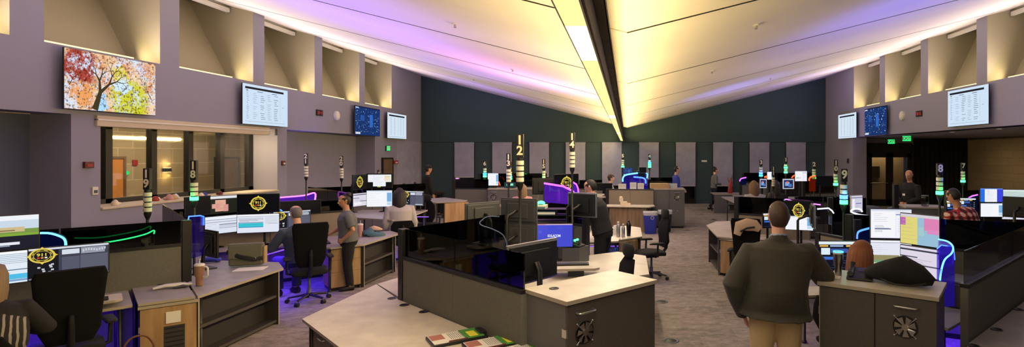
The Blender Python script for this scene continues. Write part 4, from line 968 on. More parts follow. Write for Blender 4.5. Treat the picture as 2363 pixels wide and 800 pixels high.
def branch(x, z, a, L, w, d):
    x2, z2 = x+L*math.sin(a), z+L*math.cos(a); nx, nz = math.cos(a)*w, -math.sin(a)*w
    if abs(x2) < tw/2-.03 and abs(z2-zc) < th_/2-.02:
        q.quad((x-nx,-.0146,z-nz),(x+nx,-.0146,z+nz),(x2+nx*.6,-.0146,z2+nz*.6),(x2-nx*.6,-.0146,z2-nz*.6),'trunk_picture')
        if d:
            for k in (-1,1): branch(x2, z2, a+k*random.uniform(.25,.6), L*random.uniform(.6,.8), w*.55, d-1)
branch(-.2*tw, zc-.48, .30, .32, .055, 5); branch(.44*tw, zc-.2, -.5, .2, .008, 4); branch(-.45*tw, zc-.1, .5, .16, .008, 3); branch(.2*tw, zc-.47, .1, .14, .006, 4)
me_ = q.mesh('screen'); scr.data = me_
def on_left(px, py, off=0): Y = -(XL+off)*F/(VX-px); return (XL+off, Y, H-(py-VY)*Y/F)
def on_right(px, py, off=0): Y = (XR-off)*F/(px-VX); return (XR-off, Y, H-(py-VY)*Y/F)
for nm, loc, s in (('window',on_left(736,260),1),('double door',on_right(2122,262),-1)):
    t = thing('digital_clock', f'small digital clock with red digits on the wall, {nm} side', 'clock', loc, s*PI/2)
    q = MB(); q.box(-.17,.17,-.03,.0,-.09,.09,'black_plastic'); part('case', q, t, bevel=.006)
    q = MB()
    for k,x in enumerate((-.1,-.045,.045,.1)):
        for (a,b_,c,d) in ((-.018,.018,.034,.042),(-.018,.018,-.004,.004),(-.018,.018,-.042,-.034),(.014,.02,-.04,.04)) if k != 2 else ((-.003,.003,-.04,.04),): q.quad((x+a,-.032,c),(x+b_,-.032,c),(x+b_,-.032,d),(x+a,-.032,d),'clock_red')
    for z in (-.015,.015): q.quad((-.004,-.032,z-.005),(.004,-.032,z-.005),(.004,-.032,z+.005),(-.004,-.032,z+.005),'clock_red')
    part('digits', q, t, 'glowing red digits')
for nm, loc, s in (('window',on_left(774,267),1),('double door',on_right(2085,267),-1)):
    t = thing('wall_speaker', f'white oval wall speaker beside the clock, {nm} side', 'speaker', loc, s*PI/2)
    q = MB(); q.loft([(0,-.0,0),(0,-.06,0),(0,-.10,0),(0,-.115,0)],[(.11,.15),(.115,.155),(.095,.135),(.05,.08)],'white_plastic',side=(1,0,0),seg=24); part('housing', q, t)
    q = MB(); q.loft([(0,-.112,0),(0,-.119,0)],[(.06,.09),(.045,.07)],'cream_plastic',side=(1,0,0),seg=20); part('grille', q, t)
def exit_sign(label, loc, rz, hang=False, rod=.1):
    t = thing('exit_sign', label, 'sign', loc, rz)
    q = MB(); q.box(-.16,.16,-.025,.025,-.1,.1,'black_plastic'); 
    if hang: q.box(-.02,.02,-.012,.012,.1,.1+rod,'black_plastic')
    part('case', q, t, bevel=.004)
    q = MB(); q.box(-.15,.15,-.028,-.0255,-.09,.09,'exit_green'); part('face', q, t, 'lit green face')
    q = MB(); q.text('EXIT', .15, 'white_plastic', Matrix.Translation((0,-.030,0))@Matrix.Rotation(PI/2,4,'X'), .03, .002); part('lettering', q, t)
exit_sign('green exit sign on the wall above the brown door', tuple(Vector(on_left(893,342))+Vector((.03,0,0))), PI/2)
exit_sign('green exit sign fixed above the black double doors', (11.35,23.3,2.78), 0)
exit_sign('green exit sign hanging from the soffit just right of the double doors', (9.95,19.3,2.80), 0, True, .02)
def wall_box(nm, label, cat, loc, s, w, h, d, m, m2=None):
    t = thing(nm, label, cat, loc, s*PI/2); q = MB(); q.box(-w/2,w/2,-d,0,-h/2,h/2,m); part('housing', q, t, bevel=.006)
    q = MB(); q.box(-w*.3,w*.3,-d-.006,-d,-h*.28,h*.1,m2 or 'white_plastic'); part('face', q, t); return t
wall_box('fire_alarm_pull','dark red fire alarm pull station on the pillar by the window','fire alarm',on_left(201,380),1,.16,.11,.05,'red_dark','red_plastic')
wall_box('thermostat','white thermostat on the pillar below the fire alarm','thermostat',on_left(217,440),1,.1,.14,.03,'white_plastic','grey_plastic')
wall_box('fire_alarm_pull','small dark red pull station on the wall right of the window','fire alarm',on_left(652,376),1,.12,.12,.05,'red_dark')
wall_box('fire_strobe','red fire alarm strobe on the wall right of the brown door','fire alarm',on_left(912,374),1,.34,.14,.06,'red_plastic')
wall_box('wall_plate','grey wall plate in the shaded recess at the end of the window wall','wall plate',(-10.04,8.55,1.9),1,.1,.14,.03,'grey_plastic')
wall_box('card_reader','small grey card reader on the left of the brown door','card reader',on_left(872,398),1,.12,.2,.03,'grey_plastic')
wall_box('wall_socket','dark wall socket on the pale panel beside the brown door','socket',on_left(931,428,.014),1,.2,.2,.03,'grey_plastic','black_plastic')
wall_box('wall_socket','dark wall socket close to the green wall','socket',on_left(957,425,.014),1,.2,.2,.03,'grey_plastic','black_plastic')
wall_box('wall_plate','small dark wall plate on the pillar behind pole 10','wall plate',on_right(1958,371),-1,.16,.2,.04,'grey_plastic','black_plastic')
for nm, loc, s in (('window',(-10.62,20.6,4.75),1),('double door',(10.1,20.6,4.75),-1)):
    q = MB(); q.ball((0,0,0),(.07,.05,.05),'white_plastic'); q.loft([(0,.0,0),(0,.08,0)],.03,'white_plastic'); solo('motion_sensor', q, f'round white sensor in the last wall recess, {nm} side','sensor',loc,0)
for k,(px,py,Y) in enumerate(((1565,371,YB-.1),(1625,371,YB-.1))):
    q = MB(); q.box(-.12,.12,-.03,0,-.04,.04,'white_plastic'); solo('wall_sign', q, ['small white sign on the green wall behind the man in blue','small white sign on the green wall beside the walking woman'][k],'sign',(((px-VX)*YB/F),YB-.01,1.93))
q = MB(); q.box(-.012,0,-.22,.22,-.16,.16,'paper'); solo('wall_notice', q, 'pale notice on the block wall of the dark recess','notice',(14.69,18.8,1.52))
q = MB()
for k,(px,py) in enumerate(((1183,160),(1050,55),(1093,182),(1778,180),(1745,57),(1643,163),(1838,245))):
    s = -1 if px < VX else 1; a = (px-VX); r_ = (VY-py); kk = 1.18/(r_-.253*abs(a)); x, Y = a*kk, F*kk
    q = MB(); q.loft([(0,0,-.012),(0,0,.02)],[.05,.055],'white_plastic',seg=16); q.loft([(0,0,-.05),(0,0,-.012)],[.02,.012],'silver',seg=10)
    if 3 < Y < 24: solo('sprinkler_head', q, ['sprinkler over station 13','sprinkler over the window side aisle','sprinkler near the green wall, window side','sprinkler over the far consoles, double door side','sprinkler over station 9','sprinkler over the man in blue','sprinkler near the green wall, double door side'][k]+' on the white ceiling','sprinkler',(x,Y,cz(x)),0,'ceiling sprinklers')
# ================================================================ MIDDLE CLUSTER (stations 12, 14, 13)
A45 = PI/4
panel('fabric partition with smoked glass top facing the pale foreground worktop', (-2.34,5.67), (-.80,4.24), 2, post1=False)
panel('partition running back from the corner of the foreground partition', (-2.32,5.72), (-1.5,7.1), 1, post0=False)
cabinet('dark storage cabinet with bar handle and chrome vent fan, pale top', (-.434,3.9), A45, .95, .52, 1.19, 1, 'cabinet_dark', side='cabinet_grey', grommet=(.16,.36))
worktop('large pale laminate worktop with clipboards on it', [(-3.0,5.0),(-2.93,6.33),(-2.385,5.66),(-.50,3.90),(-1.25,3.25)], grommets=[P(905,688,.73)[:2],P(933,703.5,.73)[:2],P(978,719,.73)[:2]], m='laminate')
worktop('pale worktop wedge behind the clipboard worktop seam', [(-2.925,6.345),(-2.375,5.70),(-1.62,7.05),(-2.4,7.9)], m='laminate')
drawers('brown drawer pedestal under the clipboard worktop edge', (-2.93,5.02), -A45, .8, .6, .695, (.3,.35), 'drawer_brown')
drawers('second brown drawer pedestal under the clipboard worktop', (-2.34,4.43), -A45, .75, .6, .695, (.3,.35), 'drawer_brown')
worktop('pale desk top of station 12 beside the cabinet with the fan', [(.28,6.86),(.28,8.1),(-.15,8.44),(-.9,7.9),(-1.45,7.0),(-2.2,5.72),(-.86,4.42),(-.5,4.85),(-1.0,6.0)], m='laminate', grommets=[P(1342,618,.73)[:2]])
bookcase('dark open bookcase under the aisle end of the station 12 desk', (.25,6.9), PI/2, 1.16, .3, .695, 1)
def tray(label, c, rz, w=.85, d=.42, z=.86):
    t = thing('keyboard_platform', label, 'keyboard platform', (c[0],c[1],.73), rz)
    q = MB(); q.prism([(-w/2+.06,-d/2),(w/2-.06,-d/2),(w/2,-d/2+.06),(w/2,d/2),(-w/2,d/2),(-w/2,-d/2+.06)], z-.76,z-.73,'edge_band',top='laminate'); part('surface', q, t, bevel=.01)
    q = MB(); q.box(-.1,.1,-.06,.1,0,z-.759,'grey_plastic'); part('lift', q, t); return t
tray('raised pale keyboard platform on the desk of station 12', (-.64,6.78), .1, .58, .44, .86)
keyboard('keyboard on the raised platform at station 12', -.70, 6.80, .862, .1)
monitor('black monitor seen from behind above the foreground partition, silver edge', (-.86,4.93,1.27), A45+PI+.15, .62, .37, 'desk_dark', 'foot', 1, edge='silver')
monitor('blue monitor with white SOLACOM lettering on screen', (-1.02,7.5,1.125), .06, .545, .33, 'blue', 'arm', 2, logo='solacom')
phone('black desk phone on the desk of station 12', -.78, 5.75, .733, .5)
monitor('wide black monitor seen from behind in front of the man in black', (-.66,8.0,1.50), 2.65, .50, .36, 'white', 'arm', 3, edge='silver', base_z=.73)
for k,(z,lb) in enumerate(((1.53,'grey back of a monitor, upper of the pair behind pole 12'),(1.22,'grey back of a monitor, lower of the pair behind pole 12'))):
    monitor(lb, (-1.38,6.92,z), 2.75, .54, .31, 'doc', 'arm' if k else 'arm', 4, edge='grey_plastic')
for k,(z,lb) in enumerate(((1.50,'grey side monitor back, upper of the pair left of pole 12'),(1.2,'grey side monitor back, lower of the pair left of pole 12'))):
    monitor(lb, (-1.80,6.75,z), 4.0, .5, .30, 'doc', 'arm', 5, edge='grey_plastic')
light_screen('clear curved acrylic screen with pale rim at the corner of station 12', smooth_path([W(1152,500,6.5),W(1125,500,6.35),W(1108,512,6.2),W(1112,520,6.0),W(1135,528,5.95),W(1158,540,6.0),W(1168,556,6.05),W(1170,572,6.1)]), 1.19, 'acrylic_clear', 'neon_dim', .005)
pole('12','black pole numbered 12 with unlit cream rings, tallest in front','0' and -1.13, 5.72, .73, 2.46, (), .040)
chair('black task chair tucked between the fan cabinet and station 12 desk', -.26, 5.98, 1.9)
# station 14
worktop('pale aisle desk where the man in black stands, bottles on it', [W(1475,527,11.2)[:2] and (.28,10.0),(.28,11.2),(.0,11.5),(-.7,11.0),(-.75,9.4),(-.35,9.4)], m='laminate')
worktop('raised pale sit-stand top in front of the man in black', [(-.95,8.9),(-.15,9.15),(-.12,9.5),(-.35,9.75),(-1.2,9.5)], z=.78, m='laminate')
bookcase('dark bookcase under the desk with bottles', (.25,10.02), PI/2, 1.15, .3, .695, 1)
drawers('wood drawer pedestal facing the aisle chair under the bottle desk', (-.15,9.55), A45, .5, .5, .695, (.2,.2,.28), 'wood_dim')
panel('partition between stations 12 and 14 topped with black glass', (-2.1,9.4), (-.62,8.15), 1, post1=True)
t = thing('desk_divider','pale upright end board carrying the desk of the man in black','divider',(-.75,8.5,0),.05)
q = MB(); q.box(-.03,.03,-.35,.35,0,.74,'edge_band'); part('board', q, t, bevel=.004)
q = MB(); q.box(.03,.7,-.02,.02,.1,.6,'bin_blue'); part('modesty_panel', q, t, 'blue lit modesty panel')  # blue under-desk light is put into the panel colour
t = thing('paper_organizer','black tiered paper organizer above the SOLACOM monitor','organizer',(-1.25,7.95,1.19),.0)
for k in range(4):
    q = MB(); q.box(-.38,.38,-.14,.14,.0+k*.085,.006+k*.085,'black_plastic'); part('tray', q, t)
for x in (-.38,.37):
    q = MB(); q.box(x,x+.01,-.14,.14,0,.29,'black_plastic'); part('side', q, t)
q = MB(); q.box(-.17,.17,-.12,.12,0,.05,'lamp_off'); q.box(-.165,.165,-.125,-.12,.005,.03,'teal_cloth'); solo('paper_stack', q, 'stack of white and teal papers in the top of the black organizer','papers',(-1.35,7.95,1.19+.263),0)
q = MB(); q.box(-.16,.16,-.12,.12,0,.05,'teal_cloth'); q.box(-.16,.16,-.121,-.12,.01,.04,'paper'); solo('paper_stack', q, 'teal folder stack lower in the black organizer','papers',(-1.2,7.95,1.19+.178),0)
q = MB(); q.ball((0,0,.03),(.06,.05,.035),'lamp_green'); q.loft([(0,0,-.0),(0,0,.02)],.05,'black_plastic'); solo('indicator_lamp', q, 'green glowing dome lamp on the organizer below pole 15','lamp',(-1.27,8.0,1.46+.035),0)
t = phone('radio console with two green lights at the man in black', -.72, 7.62, .95, 1.2)
t.name = 'radio_console'; t['category'] = 'radio'
for x in (-.03,.05):
    q = MB(); q.ball((x,0,.09),(.02,.02,.016),'lamp_green'); part('status_lamp', q, t)
q = MB(); q.box(-.16,.16,-.13,.13,-.22,-.0,'grey_plastic'); part('pedestal', q, t)
light_screen('purple glowing acrylic screen at station 14', [W(1256,424,8.75),W(1300,431,8.6),W(1322,442,8.5),W(1329,452,8.46),W(1331,470,8.45)], 1.455, 'acrylic_purple', 'neon_purple', .016)
q = MB(); q.lathe([(.028,0),(.03,.01),(.03,.15),(.02,.18),(.012,.2),(.012,.22)],'white_plastic'); solo('spray_bottle', q, 'white bottle standing behind the purple acrylic screen','bottle',(-1.12,8.85,1.47),0)
light_screen('purple rim of the second acrylic screen right of the gold badge', [W(1320,420,9.6),W(1330,426,9.5),W(1334,436,9.5),W(1335,452,9.5)], 1.3, 'acrylic_purple', 'neon_purple', .014)
monitor('dark monitor with narrow gold 911 badge behind pole 14', (-1.10,9.8,1.72), .75, .55, .34, 'black', 'arm', 6, logo='badge_mid', base_z=.73)
monitor('black monitor back left of the gold badge monitor, above the purple screen', (-1.48,9.9,1.66), 3.3, .5, .3, 'black', 'arm', 6)
pole('14','black pole numbered 14 with unlit rings, tallest numeral box','0' and -.79, 7.8, 1.19, 2.56, (), .040)
pole('13','black pole numbered 13 with unlit rings behind pole 12','0' and -1.88, 8.6, 0, 2.26, (), .036)
pole('15','black pole numbered 15 with a green lit ring','0' and -1.86, 12.1, 0, 2.14, ((0,'lamp_green'),), .038)
mk = lambda lb, x, y, z, pr, m, cap=None: solo('drink_bottle', (lambda q_: (q_.lathe(pr, m), cap and q_.lathe([(r_, zz+pr[-1][1]) for r_, zz in ((.016,0),(.02,.005),(.02,.035),(.012,.04))], cap), q_)[-1])(MB()), lb, 'bottle', (x,y,z), 0)
mk('tall steel bottle with white cap on the desk of the man in black', -.16, 9.95, .731, [(.036,0),(.038,.01),(.038,.2),(.02,.24)], 'silver', 'white_plastic')
mk('second steel bottle with orange base on the same desk', -.07, 9.92, .731, [(.032,0),(.034,.005),(.034,.17),(.02,.2)], 'silver', 'silver')
mk('tall black tumbler on the desk of the man in black', .03, 10.05, .731, [(.036,0),(.045,.18),(.046,.24),(.03,.25)], 'black_gloss', 'black_plastic')
q = MB(); q.lathe([(.04,0),(.042,.16),(.03,.17)],'white_plastic'); solo('drink_bottle', q, 'white tub beside the steel bottles','bottle',(-.22,10.25,.731),0)
chair('black task chair with arms alone in the aisle beside the bottle desk', .42, 9.75, 1.9)
t = thing('printer','black desktop printer on the low shelf under the raised top','printer',(-.55,8.45,.0),.1)
q = MB(); q.box(-.22,.22,-.2,.2,.25,.55,'black_plastic'); q.box(-.2,.2,-.18,.18,0,.25,'shelf_dark'); part('body', q, t, bevel=.01)
q = MB(); q.box(-.16,.16,-.15,.15,.55,.59,'paper'); part('paper', q, t, 'white paper on top')
# clipboards
for k,(px,py,rz) in enumerate(((1055,776,-.62),(1140,790,-.62),(1215,805,-.62))):
    c = P(px,py,.75); t = thing('clipboard', ['clipboard with form and green card nearest the seam side of the pale worktop','middle clipboard of the three with green card on the pale worktop','clipboard against the fan cabinet, mostly green card showing'][k],'clipboard',(c.x,c.y,.731),-.98,'clipboards on the pale worktop')
    q = MB(); q.box(-.13,.13,-.22,.22,0,.022,'black_plastic'); part('board', q, t, bevel=.004)
    q = MB(); q.box(-.118,.112,-.21,.06,.022,.026,'paper'); q.box(-.11,.02,-.205,-.10,.0262,.0268,'paper_rose')
    for j in range(7): q.box(-.1,.06,-.06+j*.015,-.056+j*.015,.0262,.0266,'grey_plastic')
    part('form', q, t, 'white paper form')
    q = MB(); q.box(-.12,.12,.04,.19,.026,.030,'paper_green'); q.box(-.05,.09,.08,.15,.0302,.0308,'paper_yellow'); part('card', q, t, 'green card with yellow patch')
    q = MB(); q.box(-.07,.07,.17,.225,.022,.045,'black_plastic'); part('clip', q, t, bevel=.004)
    q = MB(); q.loft([(.125,-.10,.035),(.125,.05,.035)],.006,'red_dark',seg=8); part('pen', q, t)
area('desk_glow',(-1.3,5.4,.66),(0,0,0),.5,.5,5,(90,50,255))
# ================================================================ WINDOW SIDE CLUSTER (stations 18, 19, 20, 21)
panel('fabric partition of station 19 with black glass top and green glow', (-5.27,6.48), (-6.75,5.0), 2, zg=1.46)
panel('partition behind the laptop bag at station 18', (-5.30,6.52), (-7.2,8.4), 2, post0=False)
panel('partition behind the standing woman at station 18', (-7.15,8.45), (-5.25,10.35), 2, post0=True, fab='panel_fabric_pale', glass=True, zg=1.38)
panel('black glass partition lit purple below pole 21', (-5.35,10.5), (-7.3,12.4), 2, post0=False, zg=1.50)
panel('partition behind the woman with long dark hair', (-7.3,12.45), (-5.35,14.4), 2, post0=False)
t = cabinet('low wood-fronted cabinet with cut-out vent beside the tan tumbler', (-4.945,5.49), A45-.06, .46, .5, .70, 1, 'wood', 'laminate_grey', (), False, side='wood', vent=(.19,.36,.18,.46))
worktop('grey laminate top of the low wood cabinet at station 19', [(-5.27,6.46),(-5.60,6.13),(-4.94,5.47),(-4.60,5.77)], m='laminate_grey', grommets=[P(373,656,.73)[:2]], z=.735, t=.03)
worktop('grey worktop with the olive laptop bag, station 18', [(-4.59,5.79),(-4.58,7.22),(-4.9,7.62),(-5.9,7.75),(-6.6,8.4),(-7.05,8.3),(-5.25,6.48)], m='laminate_grey')
bookcase('dark two-shelf bookcase below the laptop bag worktop', (-4.61,5.82), PI/2, 1.36, .2, .695, 1)
worktop('grey worktop wing with folded teal jacket, station 18', [(-4.43,9.13),(-4.36,10.38),(-4.7,10.75),(-5.3,10.2),(-6.9,8.75),(-6.6,8.42),(-5.6,9.0),(-4.80,8.78)], m='laminate_grey')
bookcase('dark bookcase below the folded teal jacket', (-4.45,9.16), PI/2-.02, 1.2, .2, .695, 1)
drawers('wood drawer pedestal behind the standing woman', (-4.83,8.83), A45-.05, .46, .5, .695, (.18,.2,.28), 'wood')
worktop('grey sit-stand desk of station 19 with purple glow below', [(-5.62,6.10),(-5.02,5.50),(-5.30,5.20),(-6.6,4.1),(-7.2,4.6)], m='laminate_grey', z=.72)
t = tray('raised grey keyboard platform at station 19', (-5.38,5.32), A45, .62, .34, .80)
keyboard('keyboard on the raised platform at station 19', -5.34, 5.26, .803, A45)
for k,(c,rz,w,h,kd,lg,lb) in enumerate((((-5.45,5.30,1.205),A45,.56,.31,'desk_dark','badge_left','dark desktop monitor with gold badge at station 19'),
    ((-5.80,4.93,1.52),A45+.1,.62,.33,'landscape',None,'upper monitor showing a building and lawn at station 19'),
    ((-5.80,4.93,1.20),A45+.1,.62,.31,'green_rows',None,'lower monitor with green and blue rows at station 19'))):
    monitor(lb, c, rz, w, h, kd, 'arm', k, logo=lg, base_z=.72, edge='black_plastic')
light_screen('green glowing rim along the station 19 partition', smooth_path([W(170,568,5.55),W(230,562,5.75),W(290,552,5.9),W(335,541,6.02),W(355,532,6.08),W(355,540,6.08)],4), 1.22, 'acrylic_clear', 'neon_green', .007)
light_screen('dark blue acrylic screen with blue rim behind the station 19 monitors', smooth_path([W(60,541,5.55),W(110,539,5.65),W(140,547,5.7),W(150,556,5.72),W(152,570,5.72)],4), 1.2, 'acrylic_navy', 'neon_cyan', .011)
pole('19','black pole numbered 19 with unlit rings in front of the window', -5.86, 6.62, .73, 2.075, (), .042)
pole('18','black pole numbered 18 with a bright green ring', -5.45, 6.82, .73, 2.17, ((0,'lamp_green'),), .040)
pole('21','black pole numbered 21 with unlit rings on the window side', -6.22, 10.5, .73, 2.265, (), .036)
pole('20','black pole numbered 20 with unlit rings on the window side', -5.85, 11.1, .73, 2.21, (), .036)
light_screen('blue acrylic screen glowing at the corner beneath pole 18', [W(432,560,6.65),W(433,515,6.65),W(436,500,6.7),W(462,498,6.9),W(470,500,7.0),W(470,520,7.0)], .95, 'acrylic_violet', 'neon_blue', .008)
mons18 = (((-6.62,8.35,1.45),A45+.55,.40,.30,'black',None,'dark side monitor leftmost of the upper row at station 18'),((-6.50,8.68,1.44),A45+.30,.48,.29,'portrait_notes',None,'upper monitor with pink note windows at station 18'),
    ((-6.50,8.68,1.12),A45+.30,.48,.29,'form',None,'lower monitor with white form below the pink notes at station 18'),((-6.02,8.85,1.445),A45-.45,.60,.31,'black','badge_mid','black monitor with big gold 911 badge at station 18'),
    ((-6.02,8.85,1.12),A45-.45,.60,.31,'cad',None,'bright monitor with cyan rows below the 911 badge'),((-5.72,9.25,1.13),A45-.05,.56,.31,'desk_dark','badge_left','dark desktop monitor with badge in front of the seated man'),
    ((-5.72,9.5,1.315),A45-.1,.62,.24,'black',None,'long black switched-off monitor above the seated man'))
for k,(c,rz,w,h,kd,lg,lb) in enumerate(mons18): monitor(lb, c, rz, w, h, kd, 'arm', k+20, logo=lg)
monitor('dark tablet-like screen turned sideways beside the laptop bag', (-5.56,7.25,1.05), 2.6, .36, .36, 'black', 'foot', 1)
light_screen('pink and purple glowing acrylic screen below pole 21', smooth_path([W(575,462,10.8),W(640,457,11.0),W(700,452,11.2),W(726,446,11.3),W(727,462,11.3)],4), 1.15, 'acrylic_purple', 'neon_pink', .016)
light_screen('blue neon rim between the badge monitor and seated man', [W(626,480,9.3),W(648,485,9.3),W(655,492,9.3),W(656,502,9.3)], 1.1, 'acrylic_navy', 'neon_blue', .011)
def tumbler(label, x, y, z, m='tumbler_brown', h=.24, handle=True):
    t = thing('tumbler', label, 'tumbler', (x,y,z)); s = h/.26
    q = MB(); q.lathe([(.034*s,0),(.036*s,.005),(.038*s,.10*s),(.048*s,.12*s),(.052*s,.235*s)],m,seg=24); part('body', q, t)
    q = MB(); q.lathe([(.054*s,.235*s),(.055*s,.25*s),(.045*s,.26*s)],'white_plastic',seg=24); part('lid', q, t)
    q = MB(); q.loft([(0,0,.255*s),(.005,0,.32*s)],.006*s,'white_plastic',seg=8); part('straw', q, t)
    if handle:
        q = MB(); q.loft([(.05*s,0,.22*s),(.085*s,0,.222*s),(.1*s,0,.205*s),(.1*s,0,.12*s),(.085*s,0,.1*s),(.045*s,0,.1*s)],.011*s,'white_plastic',seg=8); part('handle', q, t)
    return t
c = P(457,659,.735); tumbler('tan tumbler with white lid and handle on the grey worktop', c.x, c.y+.02, .736, h=.25)
t = thing('laptop_bag','olive canvas messenger bag with strap on the grey worktop','bag',(P(570,612,.74).x,P(570,612,.74).y,.745),.35)
q = MB(); q.box(-.20,.20,-.06,.06,.0,.29,'canvas_bag'); part('body', q, t, bevel=.03, seg=4)
q = MB(); q.box(-.195,.195,-.085,-.06,.10,.285,'canvas_bag'); q.box(-.2,.2,-.075,.03,.275,.30,'canvas_bag'); part('flap', q, t, bevel=.012)
q = MB(); q.box(.2,.225,-.055,.055,.02,.25,'bag_tan'); part('side_gusset', q, t, 'tan side gusset', bevel=.008)
q = MB(); q.loft([(-.22,-.05,.2),(-.05,-.10,.13),(.1,-.10,.09),(.2,-.08,.10)],[(.004,.028)]*4,'strap_black',side=(0,1,0),seg=8); part('strap', q, t)
q = MB(); q.box(.05,.15,-.094,-.086,.07,.16,'canvas_bag'); q.box(.07,.13,-.099,-.09,.09,.12,'silver'); part('pocket', q, t)
q = MB(); q.box(-.17,.17,-.12,.12,0,.006,'paper'); solo('paper_sheet', q, 'white paper under the olive laptop bag','paper',(P(578,619,.74).x,P(578,619,.74).y,.731),.3)
q = MB(); q.loft([(-.16,0,.02),(-.05,.02,.035),(.08,-.01,.03),(.18,.02,.02)],[(.03,.012),(.045,.02),(.04,.025),(.03,.012)],'white_plastic',side=(0,1,0),seg=10); q.loft([(.02,-.06,.015),(.1,-.05,.02),(.15,-.08,.015)],[(.02,.01),(.03,.018),(.015,.008)],'grey_plastic',side=(0,1,0),seg=8)
solo('crumpled_bag', q, 'crumpled white plastic bag on the low wood cabinet','plastic bag',(P(395,664,.74).x,P(395,664,.74).y,.736),.75)
q = MB(); q.loft([(-.1,0,.03),(0,.03,.05),(.12,0,.03)],[(.03,.02),(.06,.04),(.04,.02)],'bin_blue',side=(0,1,0),seg=10); q.ball((.1,.05,.03),(.05,.05,.03),'bin_blue'); solo('crumpled_bag', q, 'blue glowing plastic bag behind the tan tumbler','plastic bag',(P(480,605,.74).x,P(480,605,.74).y,.731),.5)
t = thing('handbag','brown woven handbag with arched handle on the floor by the wood cabinet','handbag',(-4.62,5.12,.0),A45)
q = MB(); q.loft([(0,0,0),(0,0,.03),(0,0,.2),(0,0,.30)],[(.16,.07),(.19,.09),(.2,.09),(.17,.06)],'wicker',side=(1,0,0),power=3,seg=24); part('body', q, t)
q = MB(); q.loft(smooth_path([(-.11,0,.29),(-.11,0,.42),(-.05,0,.52),(.05,0,.52),(.11,0,.42),(.11,0,.29)]),.009,'wicker',seg=8); part('handle', q, t)
q = MB(); q.box(.05,.13,-.07,-.04,.24,.36,'paper'); part('papers', q, t, 'white papers sticking out')
q = MB(); q.box(-.06,.06,0,.0035,-.06,.06,'paper'); solo('sticky_note', q, 'pale blue note taped on the cabinet vent','note',(-4.735,5.655,.55),A45-.06)
chair('black task chair in front of the station 19 keyboard', -5.15, 4.98, A45+.1, 'tall')
chair('black task chair of the seated man at station 18', -4.86, 8.27, .62, 'tall')
chair('black task chair empty beside the bare grey desk ends', -5.0, 13.6, .15)
q = MB(); q.loft([(0,0,0),(.02,0,.03),(0,0,.075),(.03,0,.10)],[(.2,.13),(.21,.14),(.18,.12),(.08,.06)],'teal_cloth',side=(1,0,0),seg=16); q.loft([(-.18,.05,.03),(0,-.1,.05),(.19,.02,.03)],[.03,.04,.03],'teal_cloth',seg=8); solo('folded_jacket', q, 'folded teal jacket on the grey worktop wing','jacket',(-4.72,10.05,.731),.2)
q = MB(); q.loft([(0,0,0),(0,0,.03),(.01,0,.06)],[(.11,.07),(.12,.08),(.06,.04)],'beige_cloth',side=(1,0,0),seg=14); solo('baseball_cap', q, 'beige cap resting on the folded teal jacket','cap',(-4.68,10.1,.835),.2)
tumbler('pink tumbler with straw on the desk behind the standing woman', -4.9, 9.95, .731, 'pink_cloth', .24, False)
phone('dark desk phone at the standing woman fingertips', -5.15, 9.15, .731, .9)
# dark haired woman's station
worktop('raised pale desk of the woman with long dark hair', [(-4.75,10.95),(-4.6,11.3),(-4.75,12.9),(-6.3,12.9),(-6.3,11.6)], z=.92, m='laminate_grey')
for k,(c,rz,w,h,kd,lg,lb) in enumerate((((-6.03,12.2,1.62),A45+.55,.44,.34,'black','badge_tall','dark monitor with narrow gold badge beside the white note windows'),((-5.62,12.3,1.64),.15,.56,.34,'notes',None,'upper monitor with white note windows, long dark hair station'),
    ((-5.62,12.3,1.24),.15,.56,.38,'white',None,'lower white monitor of the long dark hair station'),((-6.05,12.25,1.22),A45+.5,.42,.3,'form_lilac',None,'dim lilac side monitor behind the standing woman'),((-4.98,12.6,1.22),-.3,.6,.34,'desk_dark','badge_left','monitor with gold badge half hidden by long dark hair'))):
    monitor(lb, c, rz, w, h, kd, 'arm', k+40, logo=lg, base_z=.92)
light_screen('violet neon rim left of the long dark hair', [W(874,441,12.9),W(888,446,12.9),W(893,452,12.9),W(893,462,12.9)], 1.2, 'acrylic_navy', 'neon_purple', .014)
worktop('pale desk end with wood side in front of the dark green wall', [(-6.6,15.4),(-5.25,14.9),(-4.6,15.3),(-4.6,15.6),(-5.6,16.6)], z=.92, m='laminate_grey')
t = thing('wood_screen','light wood end board behind the empty chair','board',(-4.75,15.1,0),.75); q = MB(); q.box(-.35,.35,-.02,.02,0,.89,'wood'); part('board', q, t); q = MB(); q.box(-.35,.35,-.024,-.02,.02,.87,'wood'); part('veneer', q, t)
cabinet('low wood-fronted cabinet with grey side near the dark wall', (-5.35,16.05), -.05, 1.03, .9, .72, 2, 'wood_dim', 'laminate_grey', (), False, side='cabinet_grey')
cabinet('low grey cabinet continuing right of the low wood cabinet', (-4.28,15.85), .35, .8, .8, .72, 1, 'cabinet_grey', 'laminate_grey', (), False)
panel('tan far partition with black glass on the window side', (-5.4,16.9), (-4.28,16.75), 1, post0=True)
cabinet('grey far cabinet with fan and small lit screens on top', (-4.25,16.55), .05, .88, .5, 1.19, 1, 'cabinet_grey', 'laminate_grey', (0,))
cabinet('grey cabinet behind pole 13', (-3.3,17.0), .1, .5, .5, 1.17, 1, 'cabinet_grey', 'laminate_grey', ())
monitor('small white monitor on the far grey cabinet', (-4.18,16.9,1.46), .05, .34, .40, 'white', 'foot', 51, base_z=1.19)
monitor('little green lit tablet on the far grey cabinet', (-3.62,16.75,1.29), .0, .36, .18, 'phone', 'foot', 52, base_z=1.19)
light_screen('orange neon rim above the tan far partition', [W(1105,421,17.2),W(1112,424,17.2),W(1117,432,17.2)], 1.2, 'acrylic_orange', 'neon_orange', .016)
light_screen('orange neon rim beside the small white monitor', [W(1146,416,17.4),W(1151,420,17.4),W(1154,428,17.4)], 1.2, 'acrylic_orange', 'neon_orange', .016)

